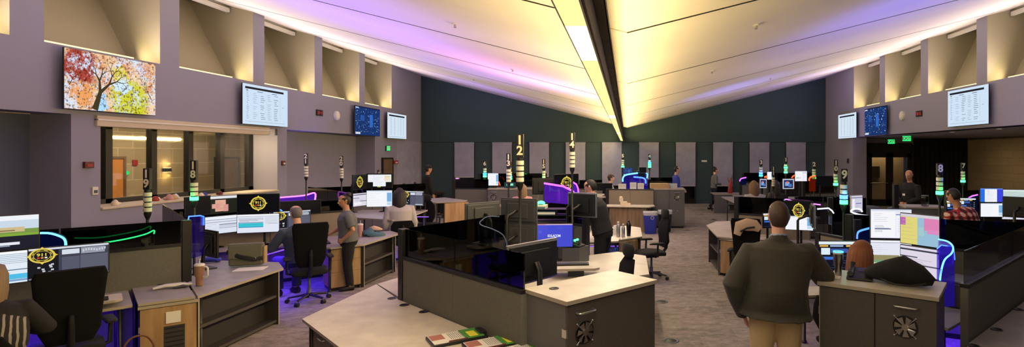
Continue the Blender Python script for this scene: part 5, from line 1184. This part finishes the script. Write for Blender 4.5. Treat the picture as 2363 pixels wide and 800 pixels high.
# ================================================================ FAR MIDDLE CLUSTER (behind the man in black)
pole('6','far pole with cyan and green rings over the tan far partition', -4.62, 17.6, .0, 2.02, ((0,'lamp_green'),(1,'lamp_cyan')), .052)
pole('16','far pole with cyan and green rings half hidden by pole 12', -3.7, 17.2, .0, 2.0, ((0,'lamp_green'),(1,'lamp_cyan')), .045)
pole('5','far pole with one green ring right of the ceiling light end', -.14, 18.0, .0, 2.26, ((0,'lamp_green'),), .045)
pole('4','far pole with green and cyan rings over the bright blue rims', .75, 18.0, .0, 2.25, ((0,'lamp_green'),(1,'lamp_green'),(2,'lamp_cyan')), .045)
panel('tan two-panel partition behind the head of the man in black', (-.60,16.5), (.80,16.3), 2, glass=False, fab='panel_fabric_pale')
panel('black partition beyond the pink cloth and pole 12', (-5.3,19.4), (-2.9,19.6), 2, zt=1.1, zg=1.55)
panel('low black partition beyond the gold badge monitor', (-2.6,19.7), (-.9,19.8), 2, zt=1.0, zg=1.30)
cabinet('grey far storage cabinet with cardboard boxes on top', (.80,16.45), -.02, .95, .75, 1.19, 2, 'cabinet_grey', 'laminate_grey', (1,))
worktop('pale far side counter with cream tissue things on it', [(-.62,15.75),(.62,15.55),(.82,15.85),(.80,16.25),(-.6,16.4)], m='laminate')
t = thing('side_counter_front','wood front board of the far side counter beside the blue bin','counter front',(-.58,15.82,0),-.155); q = MB(); q.box(0,1.15,0,.02,0,.695,'wood_dim'); part('board', q, t); q = MB(); q.box(.6,.604,-.003,0,.02,.69,'shelf_dark'); part('joint', q, t)
def bin_(label, x, y, m, rz=0):
    t = thing('waste_bin', label, 'bin', (x,y,0), rz)
    q = MB(); q.loft([(0,0,0),(0,0,.02),(0,0,.6)],[(.15,.12),(.16,.13),(.2,.16)],m,side=(1,0,0),power=4,seg=28,caps=True); part('body', q, t)
    q = MB(); q.loft([(0,0,.52),(0,0,.60),(0,0,.625),(0,0,.60)],[(.2,.16),(.208,.168),(.205,.165),(.19,.15)],'bag_liner',side=(1,0,0),power=4,seg=28); part('liner', q, t, 'pale bag liner over the rim')
    if m == 'bin_blue':
        q = MB(); q._lathe([(.035,0),(.05,0)],'bag_liner',(0,0,0),20,Matrix.Translation((.05,-.165,.46))@Matrix.Rotation(PI/2,4,'X')); part('emblem', q, t)
    return t
bin_('blue recycling bin with pale liner by the wood counter', .66, 15.35, 'bin_blue')
bin_('black waste bin beside the blue recycling bin', 1.10, 15.7, 'bin_black')
q = MB(); q.box(-.1,.1,-.06,.06,0,.12,'cream_plastic'); q.box(-.13,-.02,-.05,.05,.12,.22,'cream_plastic'); q.box(.05,.2,-.05,.05,0,.07,'cream_plastic'); q.ball((-.08,0,.24),(.05,.04,.03),'cream_plastic'); solo('tissue_boxes', q, 'small cream tissue boxes stacked on the far side counter','tissue box',(-.1,16.0,.731),.1,bevel=.006)
q = MB(); q.box(-.28,.28,-.17,.17,0,.15,'card_tan'); q.box(-.28,.28,-.01,.01,.15,.152,'paper'); solo('cardboard_box', q, 'open tan cardboard box on the grey far cabinet','box',(1.0,16.8,1.191),.05,bevel=.005)
q = MB(); q.box(-.14,.14,-.1,.1,0,.14,'bag_liner'); q.box(-.14,.14,-.01,.01,.14,.142,'card_tan'); solo('cardboard_box', q, 'small pale box right of the tan cardboard box','box',(1.42,16.85,1.191),-.1,bevel=.005)
for k,(px,py,kd,w,h) in enumerate(((1436,425,'lilac2',.24,.2),(1461,424,'doc',.2,.24),(1478,424,'sched_narrow',.2,.22))):
    c = W(px,py,17.0); q = MB(); q.box(-w/2,w/2,-.003,.003,0,h,'paper'); q.box(-w/2+.02,w/2-.02,-.004,-.003,.1,h-.03,'lamp_off'); solo('desk_sign', q, ['white notice sheet standing left behind the tan partition','middle white notice sheet behind the tan partition','white notice sheet nearest the blue rims behind the tan partition'][k],'sheet',(c.x,16.75,1.19-.06),0)
worktop('far hidden desk behind the tan two-panel partition', [(-1.3,17.0),(1.6,17.0),(1.6,18.4),(-1.3,18.4)], z=.9, m='laminate_grey')
light_screen('cyan neon rim left of the pair over the tan partition', smooth_path([W(1437,420,17.6),W(1438,410,17.6),W(1446,404,17.6),W(1472,400,17.6)],4), 1.1, 'acrylic_blue', 'neon_cyan', .024)
light_screen('blue neon rim right of the pair over the tan partition', smooth_path([W(1462,409,17.4),W(1482,411,17.4),W(1489,415,17.4),W(1490,424,17.4)],4), 1.1, 'acrylic_blue', 'neon_blue', .024)
light_screen('pale cyan upright rim beside the far pole with three lit rings', [W(1489,398,17.9),W(1494,402,17.9),W(1493,412,17.9)], 1.1, 'acrylic_blue', 'neon_cyan', .022)
for k,(px,py,w,h,kd,lb) in enumerate(((1449,395,.32,.26,'mapdark','far blue map monitor above the cyan rim'),(1483,392,.26,.2,'black','far dark monitor in pale frame below the three lit rings'),(1512,424,.5,.3,'black','far black monitor right of the blue rim'),(1395,431,.5,.24,'black','far black monitor back left of the far seated woman'),(1480,402,.3,.26,'black','far dark monitor between the blue rims'))):
    c = W(px,py,17.7+.1*k if k != 3 else 17.2); monitor(lb, c, .1, w, h, kd, 'arm', 60+k, base_z=.9, edge='silver' if k in (1,4) else 'black_plastic')
t = thing('desk_divider','black glass divider right of the far black monitor','divider',(1.1,17.3,0),0); q = MB(); q.box(-.35,.35,-.03,.03,0,1.25,'panel_fabric_pale'); part('board', q, t); q = MB(); q.box(-.35,.35,-.006,.006,1.25,1.5,'smoked_glass'); part('glass_pane', q, t)
# dark desk with the walking woman behind, and neighbours
worktop('grey far desk top in front of the walking woman', [(3.3,20.6),(4.38,20.5),(4.42,21.5),(3.3,21.5)], m='laminate_grey')
t = thing('modesty_screen','dark grey screen of the far desk below the walking woman','screen',(3.32,20.62,0),-.08); q = MB(); q.box(0,1.05,0,.03,0,.695,'cabinet_grey'); part('board', q, t); q = MB(); q.box(.01,1.04,.03,.06,.0,.05,'black_plastic'); part('plinth', q, t)
panel('tan far partition right of the walking woman', (4.25,20.3), (5.25,20.3), 1, glass=False, fab='panel_fabric')
cabinet('light wood far cabinet with black vent beside the dark desk front', (4.35,19.85), -.1, .52, .5, .74, 1, 'wood', 'laminate', (), False, vent=(.2,.36,.2,.5))
q = MB(); q.loft([(0,0,0),(0,0,.05),(0,0,.3),(.03,0,.42),(.02,0,.6)],[(.09,.06),(.1,.07),(.08,.06),(.06,.04),(.015,.015)],'red_plastic',side=(1,0,0)); q.loft([(-.1,0,.62),(-.06,0,.45),(0,0,.38)],[.01,.018,.02],'wicker',seg=8); q.loft([(.08,0,.7),(.05,0,.5),(0,0,.4)],[.01,.018,.02],'wicker',seg=8); solo('desk_ornament', q, 'red and brown upright ornament on the grey far desk','ornament',(4.0,21.0,.731),0)
# ================================================================ DOUBLE DOOR SIDE, FAR
panel('black far partition on the double door side, before the blinds', (4.6,21.6), (7.3,21.4), 2, zt=1.15, zg=1.5, fab='black_cloth')
panel('black partition before the far seated women', (4.5,14.38), (5.9,14.38), 2, zt=.98, zg=1.12, fab='cabinet_dark')
panel('long dark partition right of the orange rim', (5.4,16.6), (6.5,17.0), 1, zt=1.05, zg=1.5, fab='panel_fabric')
worktop('dark far desk of the two seated women', [(3.1,14.5),(6.4,14.5),(6.4,17.8),(3.1,17.8)], m='laminate_grey', z=.85)
pole('3','far pole with blue and cyan rings on the double door side', 4.2, 17.0, 0, 2.07, ((0,'lamp_cyan'),(1,'lamp_blue')), .052)
pole('1','far pole with two stacked green rings', 4.98, 17.0, 0, 2.15, ((0,'lamp_green'),(2,'lamp_green')), .05)
pole('2','far pole with one green ring above the orange rim', 5.45, 15.8, 0, 2.03, ((0,'lamp_green'),), .05)
pole('11','pole numbered 11 with unlit pale rings behind the dark-haired woman', 2.97, 11.0, 0, 2.0, (), .032)
pole('10','pole numbered 10 with a green ring before the grey pillar', 3.87, 10.05, 0, 2.145, ((0,'lamp_green'),), .038)
pole('9','pole numbered 9 with green and blue rings', 2.48, 6.2, 0, 2.08, ((0,'lamp_green'),(1,'lamp_blue')), .040)
pole('8','pole numbered 8 with a green ring before the dark curtain wall', 4.27, 7.4, 0, 2.12, ((0,'lamp_green'),), .042)
pole('7','pole numbered 7 with a green ring before the block wall', 6.2, 10.0, 0, 2.09, ((0,'lamp_green'),), .036)
for k,(px,py,w,h,kd,Y,lb) in enumerate(((1776,405,.18,.26,'white',17.2,'small far white screen beside pole 11'),(1848,406,.38,.32,'doc',16.4,'far white document monitor left of the orange rim'),(1761,423,.2,.26,'photo',14.9,'far monitor with blue picture beside the light brown hair'),(1819,424,.32,.28,'photo',14.6,'far monitor with blue and orange picture beside the dark hair'),(1895,417,.7,.3,'black',16.0,'wide dark far monitor right of the orange rim'))):
    c = W(px,py,Y); monitor(lb, c, .05, w, h, kd, 'foot', 70+k, base_z=.85, edge='silver' if k in (2,3) else 'black_plastic')
light_screen('orange neon rim under the far pole with one green ring', smooth_path([W(1867,418,15.2),W(1868,412,15.2),W(1874,408,15.2),W(1882,407,15.2)],4), 1.2, 'acrylic_orange', 'neon_orange', .022)
light_screen('orange neon rim near the small white screen', [W(1764,410,16.8),W(1768,408,16.8),W(1770,411,16.8)], 1.2, 'acrylic_orange', 'neon_orange', .028)
light_screen('small orange neon rim below the two stacked green rings', [W(1827,411,16.6),W(1830,407,16.6),W(1834,405,16.6)], 1.2, 'acrylic_orange', 'neon_orange', .02)
light_screen('violet neon rim in front of the far black partition', smooth_path([W(1707,419,20),W(1710,413,20),W(1722,410,20)],4), 1.1, 'acrylic_navy', 'neon_purple', .022)
worktop('far desk under the violet rim', [(3.9,19.2),(5.6,19.2),(5.6,20.1),(3.9,20.1)], m='laminate_grey')
# ================================================================ STATION 11 / 9 (middle right)
worktop('pale aisle desk with clipped corner left of the man in the olive jacket', [P(1630,519,.73)[:2],P(1655,545,.73)[:2],(2.45,9.45),(3.0,10.0),(3.2,12.6),(2.0,12.2)], m='laminate')
cabinet('wood cabinet with black vent under the clipped-corner desk', (1.72,10.02), -A45*.9, .62, .5, .695, 1, 'wood', 'laminate', (), False, vent=(.2,.38,.2,.52))
bookcase('brown bookcase facing the aisle under the clipped-corner desk', (1.70,11.3), -PI/2, 1.2, .3, .695, 1)
panel('tan partition left of the olive jacket man head, black glass above', (2.15,10.6), (3.3,9.75), 1, zt=1.1, zg=1.42, fab='panel_fabric_pale')
t = thing('sound_bar','black desk shelf with a row of small lit buttons above the tan partition','shelf',(2.35,10.9,1.13),-.05)
q = MB(); q.box(-.3,.6,-.12,.12,0,.09,'black_plastic'); q.box(-.32,.62,-.14,.14,.09,.11,'black_gloss'); part('body', q, t)
q = MB(); q.box(-.02,.0,-.14,.14,-.4,0,'black_plastic'); part('support', q, t)
q = MB()
for x in (-.1,-.04,.02,.2,.26): q.box(x,x+.03,-.124,-.12,.035,.05,'lamp_off')
part('buttons', q, t)
chair('black chair draped with a tan jacket beside the olive jacket man', 1.98, 8.85, -.35, 'tall')
q = MB(); q.loft([(-.16,-.02,-.12),(-.12,-.03,.02),(0,-.035,.05),(.12,-.03,.04),(.2,-.02,-.02)],[(.06,.015),(.09,.025),(.10,.03),(.09,.025),(.05,.015)],'beige_cloth',side=(0,0,1),seg=14); q.loft([(-.1,-.065,-.06),(0,-.07,0),(.12,-.06,.02)],.014,'strap_black',seg=8); solo('draped_jacket', q, 'tan and black jacket draped over the chair back beside the olive jacket man','jacket',(1.90,8.55,1.09),-.35)
for k,(c,rz,w,h,kd,lg,lb) in enumerate((((W(1783,508,8.6)),.25,.36,.24,'cad_dark',None,'dark blue desktop monitor just left of the olive jacket man head'),((W(1843,485,8.9)),-.35,.46,.32,'black','badge_tall','black monitor with gold badge right of the olive jacket man head'),((W(1843,514,8.9)),-.35,.46,.24,'white',None,'white monitor below the gold badge, right of the man head'))):
    monitor(lb, c, rz, w, h, kd, 'arm', 80+k, logo=lg, base_z=.73)
worktop('desk with the gold badge monitor behind the olive jacket man', [(1.75,7.9),(2.6,7.9),(3.4,8.9),(3.2,9.6),(2.1,9.6)], m='laminate_grey')
light_screen('pink neon arc above the gold badge, double door side', smooth_path([W(1818,470,9.8),W(1811,464,9.9),W(1815,460,10.0),W(1838,467,9.6),W(1870,470,9.4),W(1893,473,9.2)],4), 1.15, 'acrylic_clear', 'neon_pink', .010)
light_screen('white neon rim bent at its end right of the gold badge', [W(1886,483,8.5),W(1912,481,8.5),W(1920,487,8.4),W(1924,493,8.4)], 1.15, 'acrylic_clear', 'neon_white', .012)
light_screen('white neon oval rim in front of the grey cushions', smooth_path([W(2010,500,7.8),W(1982,496,7.7),W(1964,489,7.9),W(1972,483,8.1),W(1985,484,8.2),W(1990,490,8.2)],4), 1.1, 'acrylic_clear', 'neon_white', .013)
panel('tan partition between the gold badge station and station 9', (2.75,7.75), (3.02,7.15), 1, glass=False, zt=1.13, fab='panel_fabric_pale')
panel('long smoked glass partition of station 9', (2.95,7.2), (4.75,6.2), 2, zt=1.10, zg=1.45)
panel('black glass partition before the grey pillar', (3.6,9.6), (4.2,9.5), 1, zt=1.05, zg=1.48, fab='black_cloth')
monitor('white side edge of a monitor turned away right of the gold badge', W(1876,498,8.3), 1.35, .4, .36, 'lilac2', 'arm', 84, edge='silver')
monitor('pale back of a white monitor beyond the white oval rim', W(1976,470,9.4), .5, .3, .3, 'lilac2', 'arm', 85, edge='white_plastic')
# ================================================================ NEAR RIGHT STATION (woman with auburn hair)
cabinet('dark storage cabinet with black bag and chrome fan, beside the man in the olive jacket', (1.60,4.515), -.62, .86, .56, 1.19, 2, 'cabinet_dark', top='laminate', grommet=(.72,.36), edge='edge_band', fan_on=(1,))
panel('long fabric partition with clear glass top along the lower violet worktop', (2.75,4.42), (5.1,6.62), 2, gm='acrylic_clear', zt=1.19, zg=1.46, post0=False)
worktop('violet-lit grey worktop outside the long partition', [(2.35,3.85),(2.75,4.36),(5.15,6.55),(5.6,5.9),(5.2,4.6),(3.6,3.0)], m='laminate_grey', grommets=[P(2300,760,.73)[:2],P(2350,714,.73)[:2],P(2247,798,.73)[:2]])
worktop('desk of the auburn haired woman with four bright monitors', [(2.80,4.72),(4.95,6.58),(4.6,6.9),(2.9,6.6),(2.0,6.5),(2.1,5.8),(2.6,5.5)], m='laminate_grey')
panel('black glass partition with violet line behind the four bright monitors', (3.0,7.05), (5.05,6.75), 2, zt=1.12, zg=1.40, fab='black_cloth')
for k,(c,rz,w,h,kd,lb) in enumerate(((Vector((2.88,5.92,1.49)),-.12,.44,.33,'doc','upper document monitor of the auburn haired woman'),(Vector((2.88,5.92,1.17)),-.12,.44,.29,'gradient_rows','lower monitor with green and cyan rows of the auburn haired woman'),
    (Vector((3.05,5.64,1.46)),-1.0,.42,.33,'map','upper monitor with yellow, blue and pink map'),(Vector((3.05,5.64,1.13)),-1.0,.42,.31,'form_lilac','lower monitor with lilac form below the map'),
    (Vector((2.32,5.85,1.15)),-.02,.52,.33,'cad_dark','dark monitor behind the auburn hair'))):
    monitor(lb, c, rz, w, h, kd, 'arm' if k else 'arm', 90+k, edge='black_plastic')
light_screen('blue neon screen with curling bright rim behind the black bag', smooth_path([W(2166,553,5.45),W(2187,558,5.3),W(2199,570,5.2),W(2196,585,5.12),W(2180,600,5.05),W(2172,625,5.0),W(2169,648,4.98)],4), 1.191, 'acrylic_blue', 'neon_cyan', .008)
light_screen('upright blue acrylic pane glowing beside the curling rim', [W(2162,575,5.3),W(2172,566,5.3),W(2200,570,5.3),W(2203,600,5.3)], .76, 'acrylic_blue', 'neon_blue', .006)
light_screen('blue neon corner left of the upper document monitor', smooth_path([W(1978,552,6.6),W(1979,541,6.6),W(1984,534,6.6),W(2008,527,6.7)],4), 1.0, 'acrylic_navy', 'neon_blue', .012)
q = MB(); 
tt = tumbler('steel tumbler with cyan lit rim standing on the dark cabinet', 1.84, 4.72, 1.192, 'steel', .21, False)
for c_ in list(tt.children):
    if c_.name.startswith('straw'): bpy.data.objects.remove(c_)
q = MB(); q._lathe([(.040,.190),(.0425,.205),(.0425,.212),(.036,.212)],'lamp_cyan',(0,0,0),24,None); part('rim_band', q, tt, 'cyan lit rim')  # self-lit band stands in for cyan light on the steel rim
t = thing('soft_bag','flattened black soft bag lying on the dark cabinet','bag',(2.23,4.42,1.192),-.62)
q = MB(); q.loft([(-.26,0,.05),(-.2,.0,.075),(-.10,.01,.09),(.02,.02,.115),(.13,.0,.085),(.20,0,.06),(.24,0,.045)],[(.05,.035),(.12,.06),(.15,.09),(.15,.115),(.14,.085),(.10,.05),(.04,.03)],'black_cloth',side=(0,1,0),seg=18); part('body', q, t)
q = MB(); q.loft(smooth_path([(-.12,-.13,.05),(-.02,-.17,.03),(.1,-.16,.03),(.2,-.11,.05)]),.008,'strap_black',seg=8); part('strap', q, t)
phone('black desk phone leaning beside the steel tumbler', 1.98, 4.60, 1.192, -.5)
q = MB(); q.box(-.09,.09,-.07,.07,0,.004,'paper'); solo('paper_sheet', q, 'pale sheet under the steel tumbler','paper',(1.75,4.68,1.192),-.5)
tray('violet edged keyboard platform low behind the olive jacket man arm', (1.95,5.75), .1, .5, .36, .80)
monitor('black box-like equipment behind the clear glass', (3.6,5.75,.95), -.8, .4, .26, 'black', 'foot', 96) if 0 else None
t = thing('desk_printer','dark grey desk printer seen through the clear glass','printer',(3.42,5.45,.732),.75); q = MB(); q.box(-.22,.22,-.18,.18,0,.24,'shelf_dark'); part('body', q, t, bevel=.015); q = MB(); q.box(-.16,.16,-.2,-.18,.05,.09,'black_gloss'); part('tray_slot', q, t); q = MB(); q.box(-.2,.2,-.16,.16,.24,.26,'cabinet_grey'); part('lid', q, t, bevel=.006)
chair('dark task chair behind the clear glass, far right', 4.55, 6.05, -2.3)
# ================================================================ FAR RIGHT STATION (plaid shirt)
panel('black partition behind the plaid shirt', (6.15,10.4), (7.9,10.7), 2, zt=1.2, zg=1.55, fab='black_cloth')
worktop('desk of the person in plaid with four bright monitors', [(4.7,8.2),(5.6,7.9),(7.3,8.3),(7.3,9.9),(5.0,9.8)], m='laminate_grey')
for k,(px,py,kd,lb,w,h) in enumerate(((2287,450,'desktop_blue','upper blue and white monitor of the far right four','.',0),(2340,453,'pale_green','upper pale green monitor of the far right four','.',0),(2288,484,'white','lower white monitor of the far right four','.',0),(2340,490,'lilac2','lower lilac monitor of the far right four','.',0),(2200,478,'cad_dark','dark narrow monitor left of the person in plaid','.',1),(2233,472,'cad_dark','dark monitor right of the person in plaid head','.',1))):
    c = W(px,py,8.9+(.0 if k<4 else .6)); monitor(lb, c, -.05 if k%2==0 else -.2, .375 if k < 4 else .26, .235 if k < 4 else .24, kd, 'arm', 100+k, base_z=.73)
light_screen('violet neon corner behind the person in plaid', [W(2232,466,9.7),W(2236,457,9.7),W(2243,453,9.7),W(2256,450,9.7)], 1.2, 'acrylic_navy', 'neon_purple', .013)
light_screen('long violet neon line under the far right four monitors', [W(2160,523,7.0),W(2240,524,7.0),W(2345,522,7.0)], 1.1, 'acrylic_navy', 'neon_purple', .006)
monitor('dark angular monitor back at the far right edge', W(2352,478,7.8), 2.4, .4, .3, 'black', 'arm', 110)
cabinet('tall grey storage cabinet with black vent by the seated bald man', (5.62,10.9), -.25, .72, .6, 1.19, 1, 'cabinet_grey', 'laminate_grey', (), True, vent=(.2,.45,.25,.95))
t = thing('water_jug','clear glass jug on the tall grey cabinet','jug',(6.05,11.0,1.191)); q = MB(); q.lathe([(.06,0),(.07,.02),(.075,.15),(.065,.2)],'acrylic_clear'); part('body', q, t); q = MB(); q.lathe([(.068,.2),(.07,.22)],'grey_plastic'); part('lid', q, t)
def cushion(label, c, rz, w, h):
    q = MB(); q.loft([(0,-.07,h/2),(0,-.05,h/2),(0,.05,h/2),(0,.07,h/2)],[(w/2*.8,h/2*.8),(w/2,h/2),(w/2,h/2),(w/2*.8,h/2*.8)],'cushion_grey',side=(1,0,0),power=4,seg=32); return solo('seat_cushion', q, label, 'cushion', c, rz)
t = thing('bench_seat','low bench under the grey cushions','bench',(6.1,12.9,0),0); q = MB(); q.box(-.9,.9,-.3,.3,.2,.62,'cabinet_grey'); part('seat', q, t, bevel=.02)
for x in (-.8,.8):
    for y in (-.22,.22):
        q = MB(); q.loft([(x,y,0),(x,y,.2)],.02,'black_plastic',seg=8); part('leg', q, t)
cushion('grey cushion left of the dark post on the bench', (5.62,12.65,.625), .05, .62, .42)
cushion('blue-grey cushion right of the dark post on the bench', (6.42,12.65,.625), -.08, .72, .40)
t = thing('dark_post','slim dark post between the two grey cushions','post',(5.75,11.6,0)); q = MB(); q.box(-.05,.05,-.05,.05,0,1.6,'black_frame'); part('shaft', q, t); q = MB(); q.box(-.12,.12,-.12,.12,0,.02,'black_frame'); part('foot', q, t)
# floor boxes
for k,(px,py,lb) in enumerate(((1527,696,'round floor box in the aisle beside the fan cabinet'),(1549,786,'round floor box in the aisle closest to the camera'),(1618,494,'dark floor box in the aisle before the dark desk front'),(1648,507,'dark floor box in the aisle by the clipped-corner desk'),(1585,531,'dark floor box in the aisle beyond the black bin'))):
    c = P(px,py,.0); t = thing('floor_box', lb, 'floor box', (c.x,c.y,0)); q = MB(); q._lathe([(.10,0),(.095,.006),(.07,.007),(.068,.004),(0,.004)],'grey_plastic',(0,0,0),28,None); part('rim', q, t); q = MB(); q._lathe([(.066,.004),(.06,.007),(0,.007)],'black_plastic',(0,0,0),28,None); part('cover', q, t)
# desk glow lights (violet strips under the work surfaces)
def under(name, x, y, z, sx, sy, e, c=(84,40,255), rz=0):
    t = thing('led_strip', name, 'light strip', (x,y,z), rz); q = MB(); q.box(-sx/2,sx/2,-.01,.01,-.008,0,'led_violet'); part('tape', q, t); q = MB(); q.box(-sx/2,sx/2,-.014,.014,0,.006,'white_plastic'); part('channel', q, t)
    area('strip_lamp', (x,y,z-.02), (0,0,rz), sx, sy, e, c)
under('violet strip light under the sit-stand desk of station 19', -5.9, 5.05, .68, 1.2, .3, 26, rz=A45)
under('violet strip light under the desk of the seated man', -5.6, 8.3, .69, 1.4, .5, 34, rz=1.57)
under('violet strip light under the desk behind the standing woman', -5.2, 9.3, .69, .8, .3, 12, (60,40,255), rz=A45)
under('violet strip light under the long dark hair woman desk', -5.0, 12.0, .86, 1.2, .4, 16)
under('violet strip light under the station 12 desk', -1.3, 5.5, .69, .9, .3, 12, rz=-A45)
under('blue strip light under the desk of the man in black', -.5, 9.2, .69, .7, .3, 9, (60,110,255))
under('violet strip light beyond the clear glass of the long partition', 4.3, 6.4, .69, 1.6, .4, 60, rz=.75)
under('violet strip light under the far right four monitors', 5.8, 8.5, .69, 1.6, .5, 14)
# ================================================================ THE PEOPLE
V3 = Vector
def up(sg): return V3((sg*.185,0,1.40))
# man in the olive jacket, seen from behind, right forearm resting on the cabinet
person('standing man in olive jacket and khaki trousers seen from behind, elbow on the cabinet', (1.24,4.52,0), -.10, 'stand', 1.035, 1.34, 'cloth_olive', 'cloth_khaki', 'brown', 'short', 'skin_light', 'long', (.03,.03), (.05,-.02),
    {'L':(V3((-.34,-.05,1.13)),V3((-.24,.10,.84)),(1,0,0),.6),'R':(V3((.40,.10,1.17)),V3((.44,.36,1.10)),(0,0,-1),.5)}, vox=.008, hk=1.04, belly=.05, jacket=True, collar='collar_blue')
# standing woman in grey t-shirt
person('standing woman in grey t-shirt with white name badge and black trousers', (-4.64,9.02,0), 2.1, 'stand', .885, 1.30, 'cloth_grey', 'cloth_black', 'dark', 'bun', 'skin_tan', 'short', (-.02,.03), (.15,-.12),
    {'L':(V3((-.31,-.06,1.14)),V3((-.20,.10,.97)),(1,0,0),.9),'R':(V3((.28,.10,1.14)),V3((.22,.36,1.0)),(0,0,-1),.35)}, vox=.008, badge_at=(-.06,.135,1.34))
# seated balding man in front of the badge monitor
person('seated man in dark grey shirt, greying hair thin on top, seen from behind', (-5.08,8.42,0), .95, 'sit', 1.02, 1.15, 'cloth_steel', 'cloth_navy', 'grey', 'balding', 'skin_light', 'long', (0,.10), (.0,-.2),
    {'L':(V3((-.34,.14,.80)),V3((-.24,.42,.78)),(0,0,-1),.4),'R':(V3((.32,.16,.80)),V3((.2,.42,.78)),(0,0,-1),.4)}, vox=.009)
# blonde person at the edge
bl = person('seated person with blonde hair in black top with pale striped shawl', (-4.92,4.12,0), .75, 'sit', 1.0, 1.2, 'cloth_black', 'cloth_black', 'blonde', 'long', 'skin_light', 'long', (0,.16), (-.1,-.25),
    {'L':(V3((-.34,.2,.82)),V3((-.2,.45,.78)),(0,0,-1),.4),'R':(V3((.33,.2,.82)),V3((.2,.45,.78)),(0,0,-1),.4)}, vox=.009)
q = MB(); q.loft([lerp((0,0,.56),(0,.16,1.12),u) for u in (.22,.34,.5,.64,.74)],[(.22,.175),(.245,.19),(.25,.19),(.245,.18),(.22,.155)],'shawl',side=(1,0,0),seg=28,caps=False); sh_ = part('shawl', q, bl, 'pale striped shawl'); sd_ = sh_.modifiers.new('s','SOLIDIFY'); sd_.thickness = .01
chair('black task chair under the blonde person', -4.88, 4.05, .75, 'low')
person('seated woman with long dark hair in white and grey top', (-4.66,11.15,0), .55, 'sit', 1.06, 1.15, 'cloth_white', 'cloth_steel', 'dark', 'long', 'skin_tan', 'long', (0,.08), (-.2,-.1), hip=.60, vox=.011)
chair('black task chair under the woman with long dark hair', -4.62, 11.05, .55, 'low')
person('dark clothed person sitting still against the dark green wall corner', (-7.0,19.0,0), -.8, 'sit', 1.12, 1.1, 'cloth_black', 'cloth_black', 'dark', 'curly', 'skin_tan', 'long', hip=.8, vox=.013)
person('person with short hair peeking over the tan far partition', (-6.05,19.4,0), 2.6, 'sit', 1.0, 1.0, 'cloth_black', 'cloth_black', 'grey', 'short', 'skin_light', 'long', hip=.56, vox=.013)
person('standing man in black shirt bent over the radio console, dark hair', (-.40,8.98,0), 1.25, 'stand', 1.02, 1.24, 'cloth_black', 'cloth_black', 'dark', 'short', 'skin_light', 'long', (0,.16), (0,-.45),
    {'L':(V3((-.30,.26,1.13)),V3((-.16,.48,.96)),(0,0,-1),.5),'R':(V3((.30,.26,1.13)),V3((.12,.5,.96)),(0,0,-1),.5)}, vox=.009)
person('far seated woman with brown hair behind the tan two-panel partition', (-.55,17.6,0), -1.35, 'sit', 1.0, 1.0, 'cloth_white', 'cloth_navy', 'brown', 'curly', 'skin_light', 'long', hip=.72, vox=.013)
person('far standing man in a royal blue top beside the grey cabinet', (1.68,19.0,0), -1.35, 'stand', 1.02, 1.12, 'cloth_blue', 'cloth_black', 'dark', 'short', 'skin_light', 'long', (0,.03), (0,-.05),
    {'L':(V3((-.24,.0,1.12)),V3((-.2,.2,.95)),(1,0,0),.5),'R':(V3((.26,.02,1.12)),V3((.22,.24,.97)),(-1,0,0),.5)}, vox=.011, belly=.03)
person('far walking woman in grey cardigan over black, hair in a bun', (3.48,21.75,0), -1.35, 'stand', .96, 1.0, 'cloth_grey', 'cloth_black', 'dark', 'bun', 'skin_light', 'long', (0,.05), (0,-.1),
    {'L':(V3((-.24,.02,1.12)),V3((-.16,.27,1.08)),(0,0,-1),.5),'R':(V3((.24,.02,1.12)),V3((.16,.27,1.08)),(0,0,-1),.5)}, legs={'L':((-.1,0,.88),(-.11,.12,.5),(-.12,.18,.10)),'R':((.1,0,.88),(.11,.02,.48),(.12,-.25,.13))}, vox=.011)
person('far seated woman with light brown hair, pale top, left of pole 11', (3.22,13.7,0), .25, 'sit', 1.0, 1.15, 'cloth_white', 'cloth_navy', 'mixed', 'long', 'skin_light', 'long', hip=.72, vox=.013)
person('far seated woman with long dark hair right of pole 11', (3.82,13.9,0), .1, 'sit', 1.0, 1.1, 'cloth_black', 'cloth_black', 'dark', 'long', 'skin_tan', 'long', hip=.72, vox=.013)
person('seated person in faded pink top, dark hair, above the pink neon arc', (3.05,11.6,0), -.5, 'sit', 1.0, 1.15, 'cloth_pink', 'cloth_black', 'dark', 'short', 'skin_tan', 'long', hip=.58, lean=(0,.12), vox=.013)
person('bald man standing by the double doors in black with a white badge', (7.0,13.4,0), 2.0, 'stand', 1.04, 1.12, 'cloth_black', 'cloth_black', 'dark', 'bald', 'skin_tan', 'long', (0,0), (.3,-.05),
    {'L':(V3((-.28,.06,1.12)),V3((-.06,.22,1.0)),(0,-1,0),.5),'R':(V3((.28,.06,1.12)),V3((.06,.24,1.0)),(0,-1,0),.5)}, vox=.010, badge_at=(.04,.16,1.2))
person('seated person in red plaid shirt with short dark hair, bent to the desk', (5.36,8.35,0), .35, 'sit', 1.0, 1.35, 'plaid', 'cloth_black', 'dark', 'short', 'skin_tan', 'long', (-.16,.16), (0,-.4), hip=.86, vox=.010)
chair('black task chair under the person in red plaid', 5.45, 8.15, .35, 'low')
person('seated woman with auburn hair partly hidden by the steel tumbler', (2.18,5.18,0), -1.1, 'sit', 1.0, 1.05, 'cloth_navy', 'cloth_black', 'red', 'long', 'skin_light', 'long', (0,.06), (-.25,0), hip=.56, vox=.009)
chair('black task chair under the auburn haired woman', 2.12, 5.12, -1.1, 'low')
person('far seated person with pale wavy hair and pink top beyond pole 12', (-2.75,14.2,0), .2, 'sit', 1.0, 1.1, 'cloth_pink', 'cloth_black', 'blonde', 'long', 'skin_light', 'long', hip=.62, vox=.013)
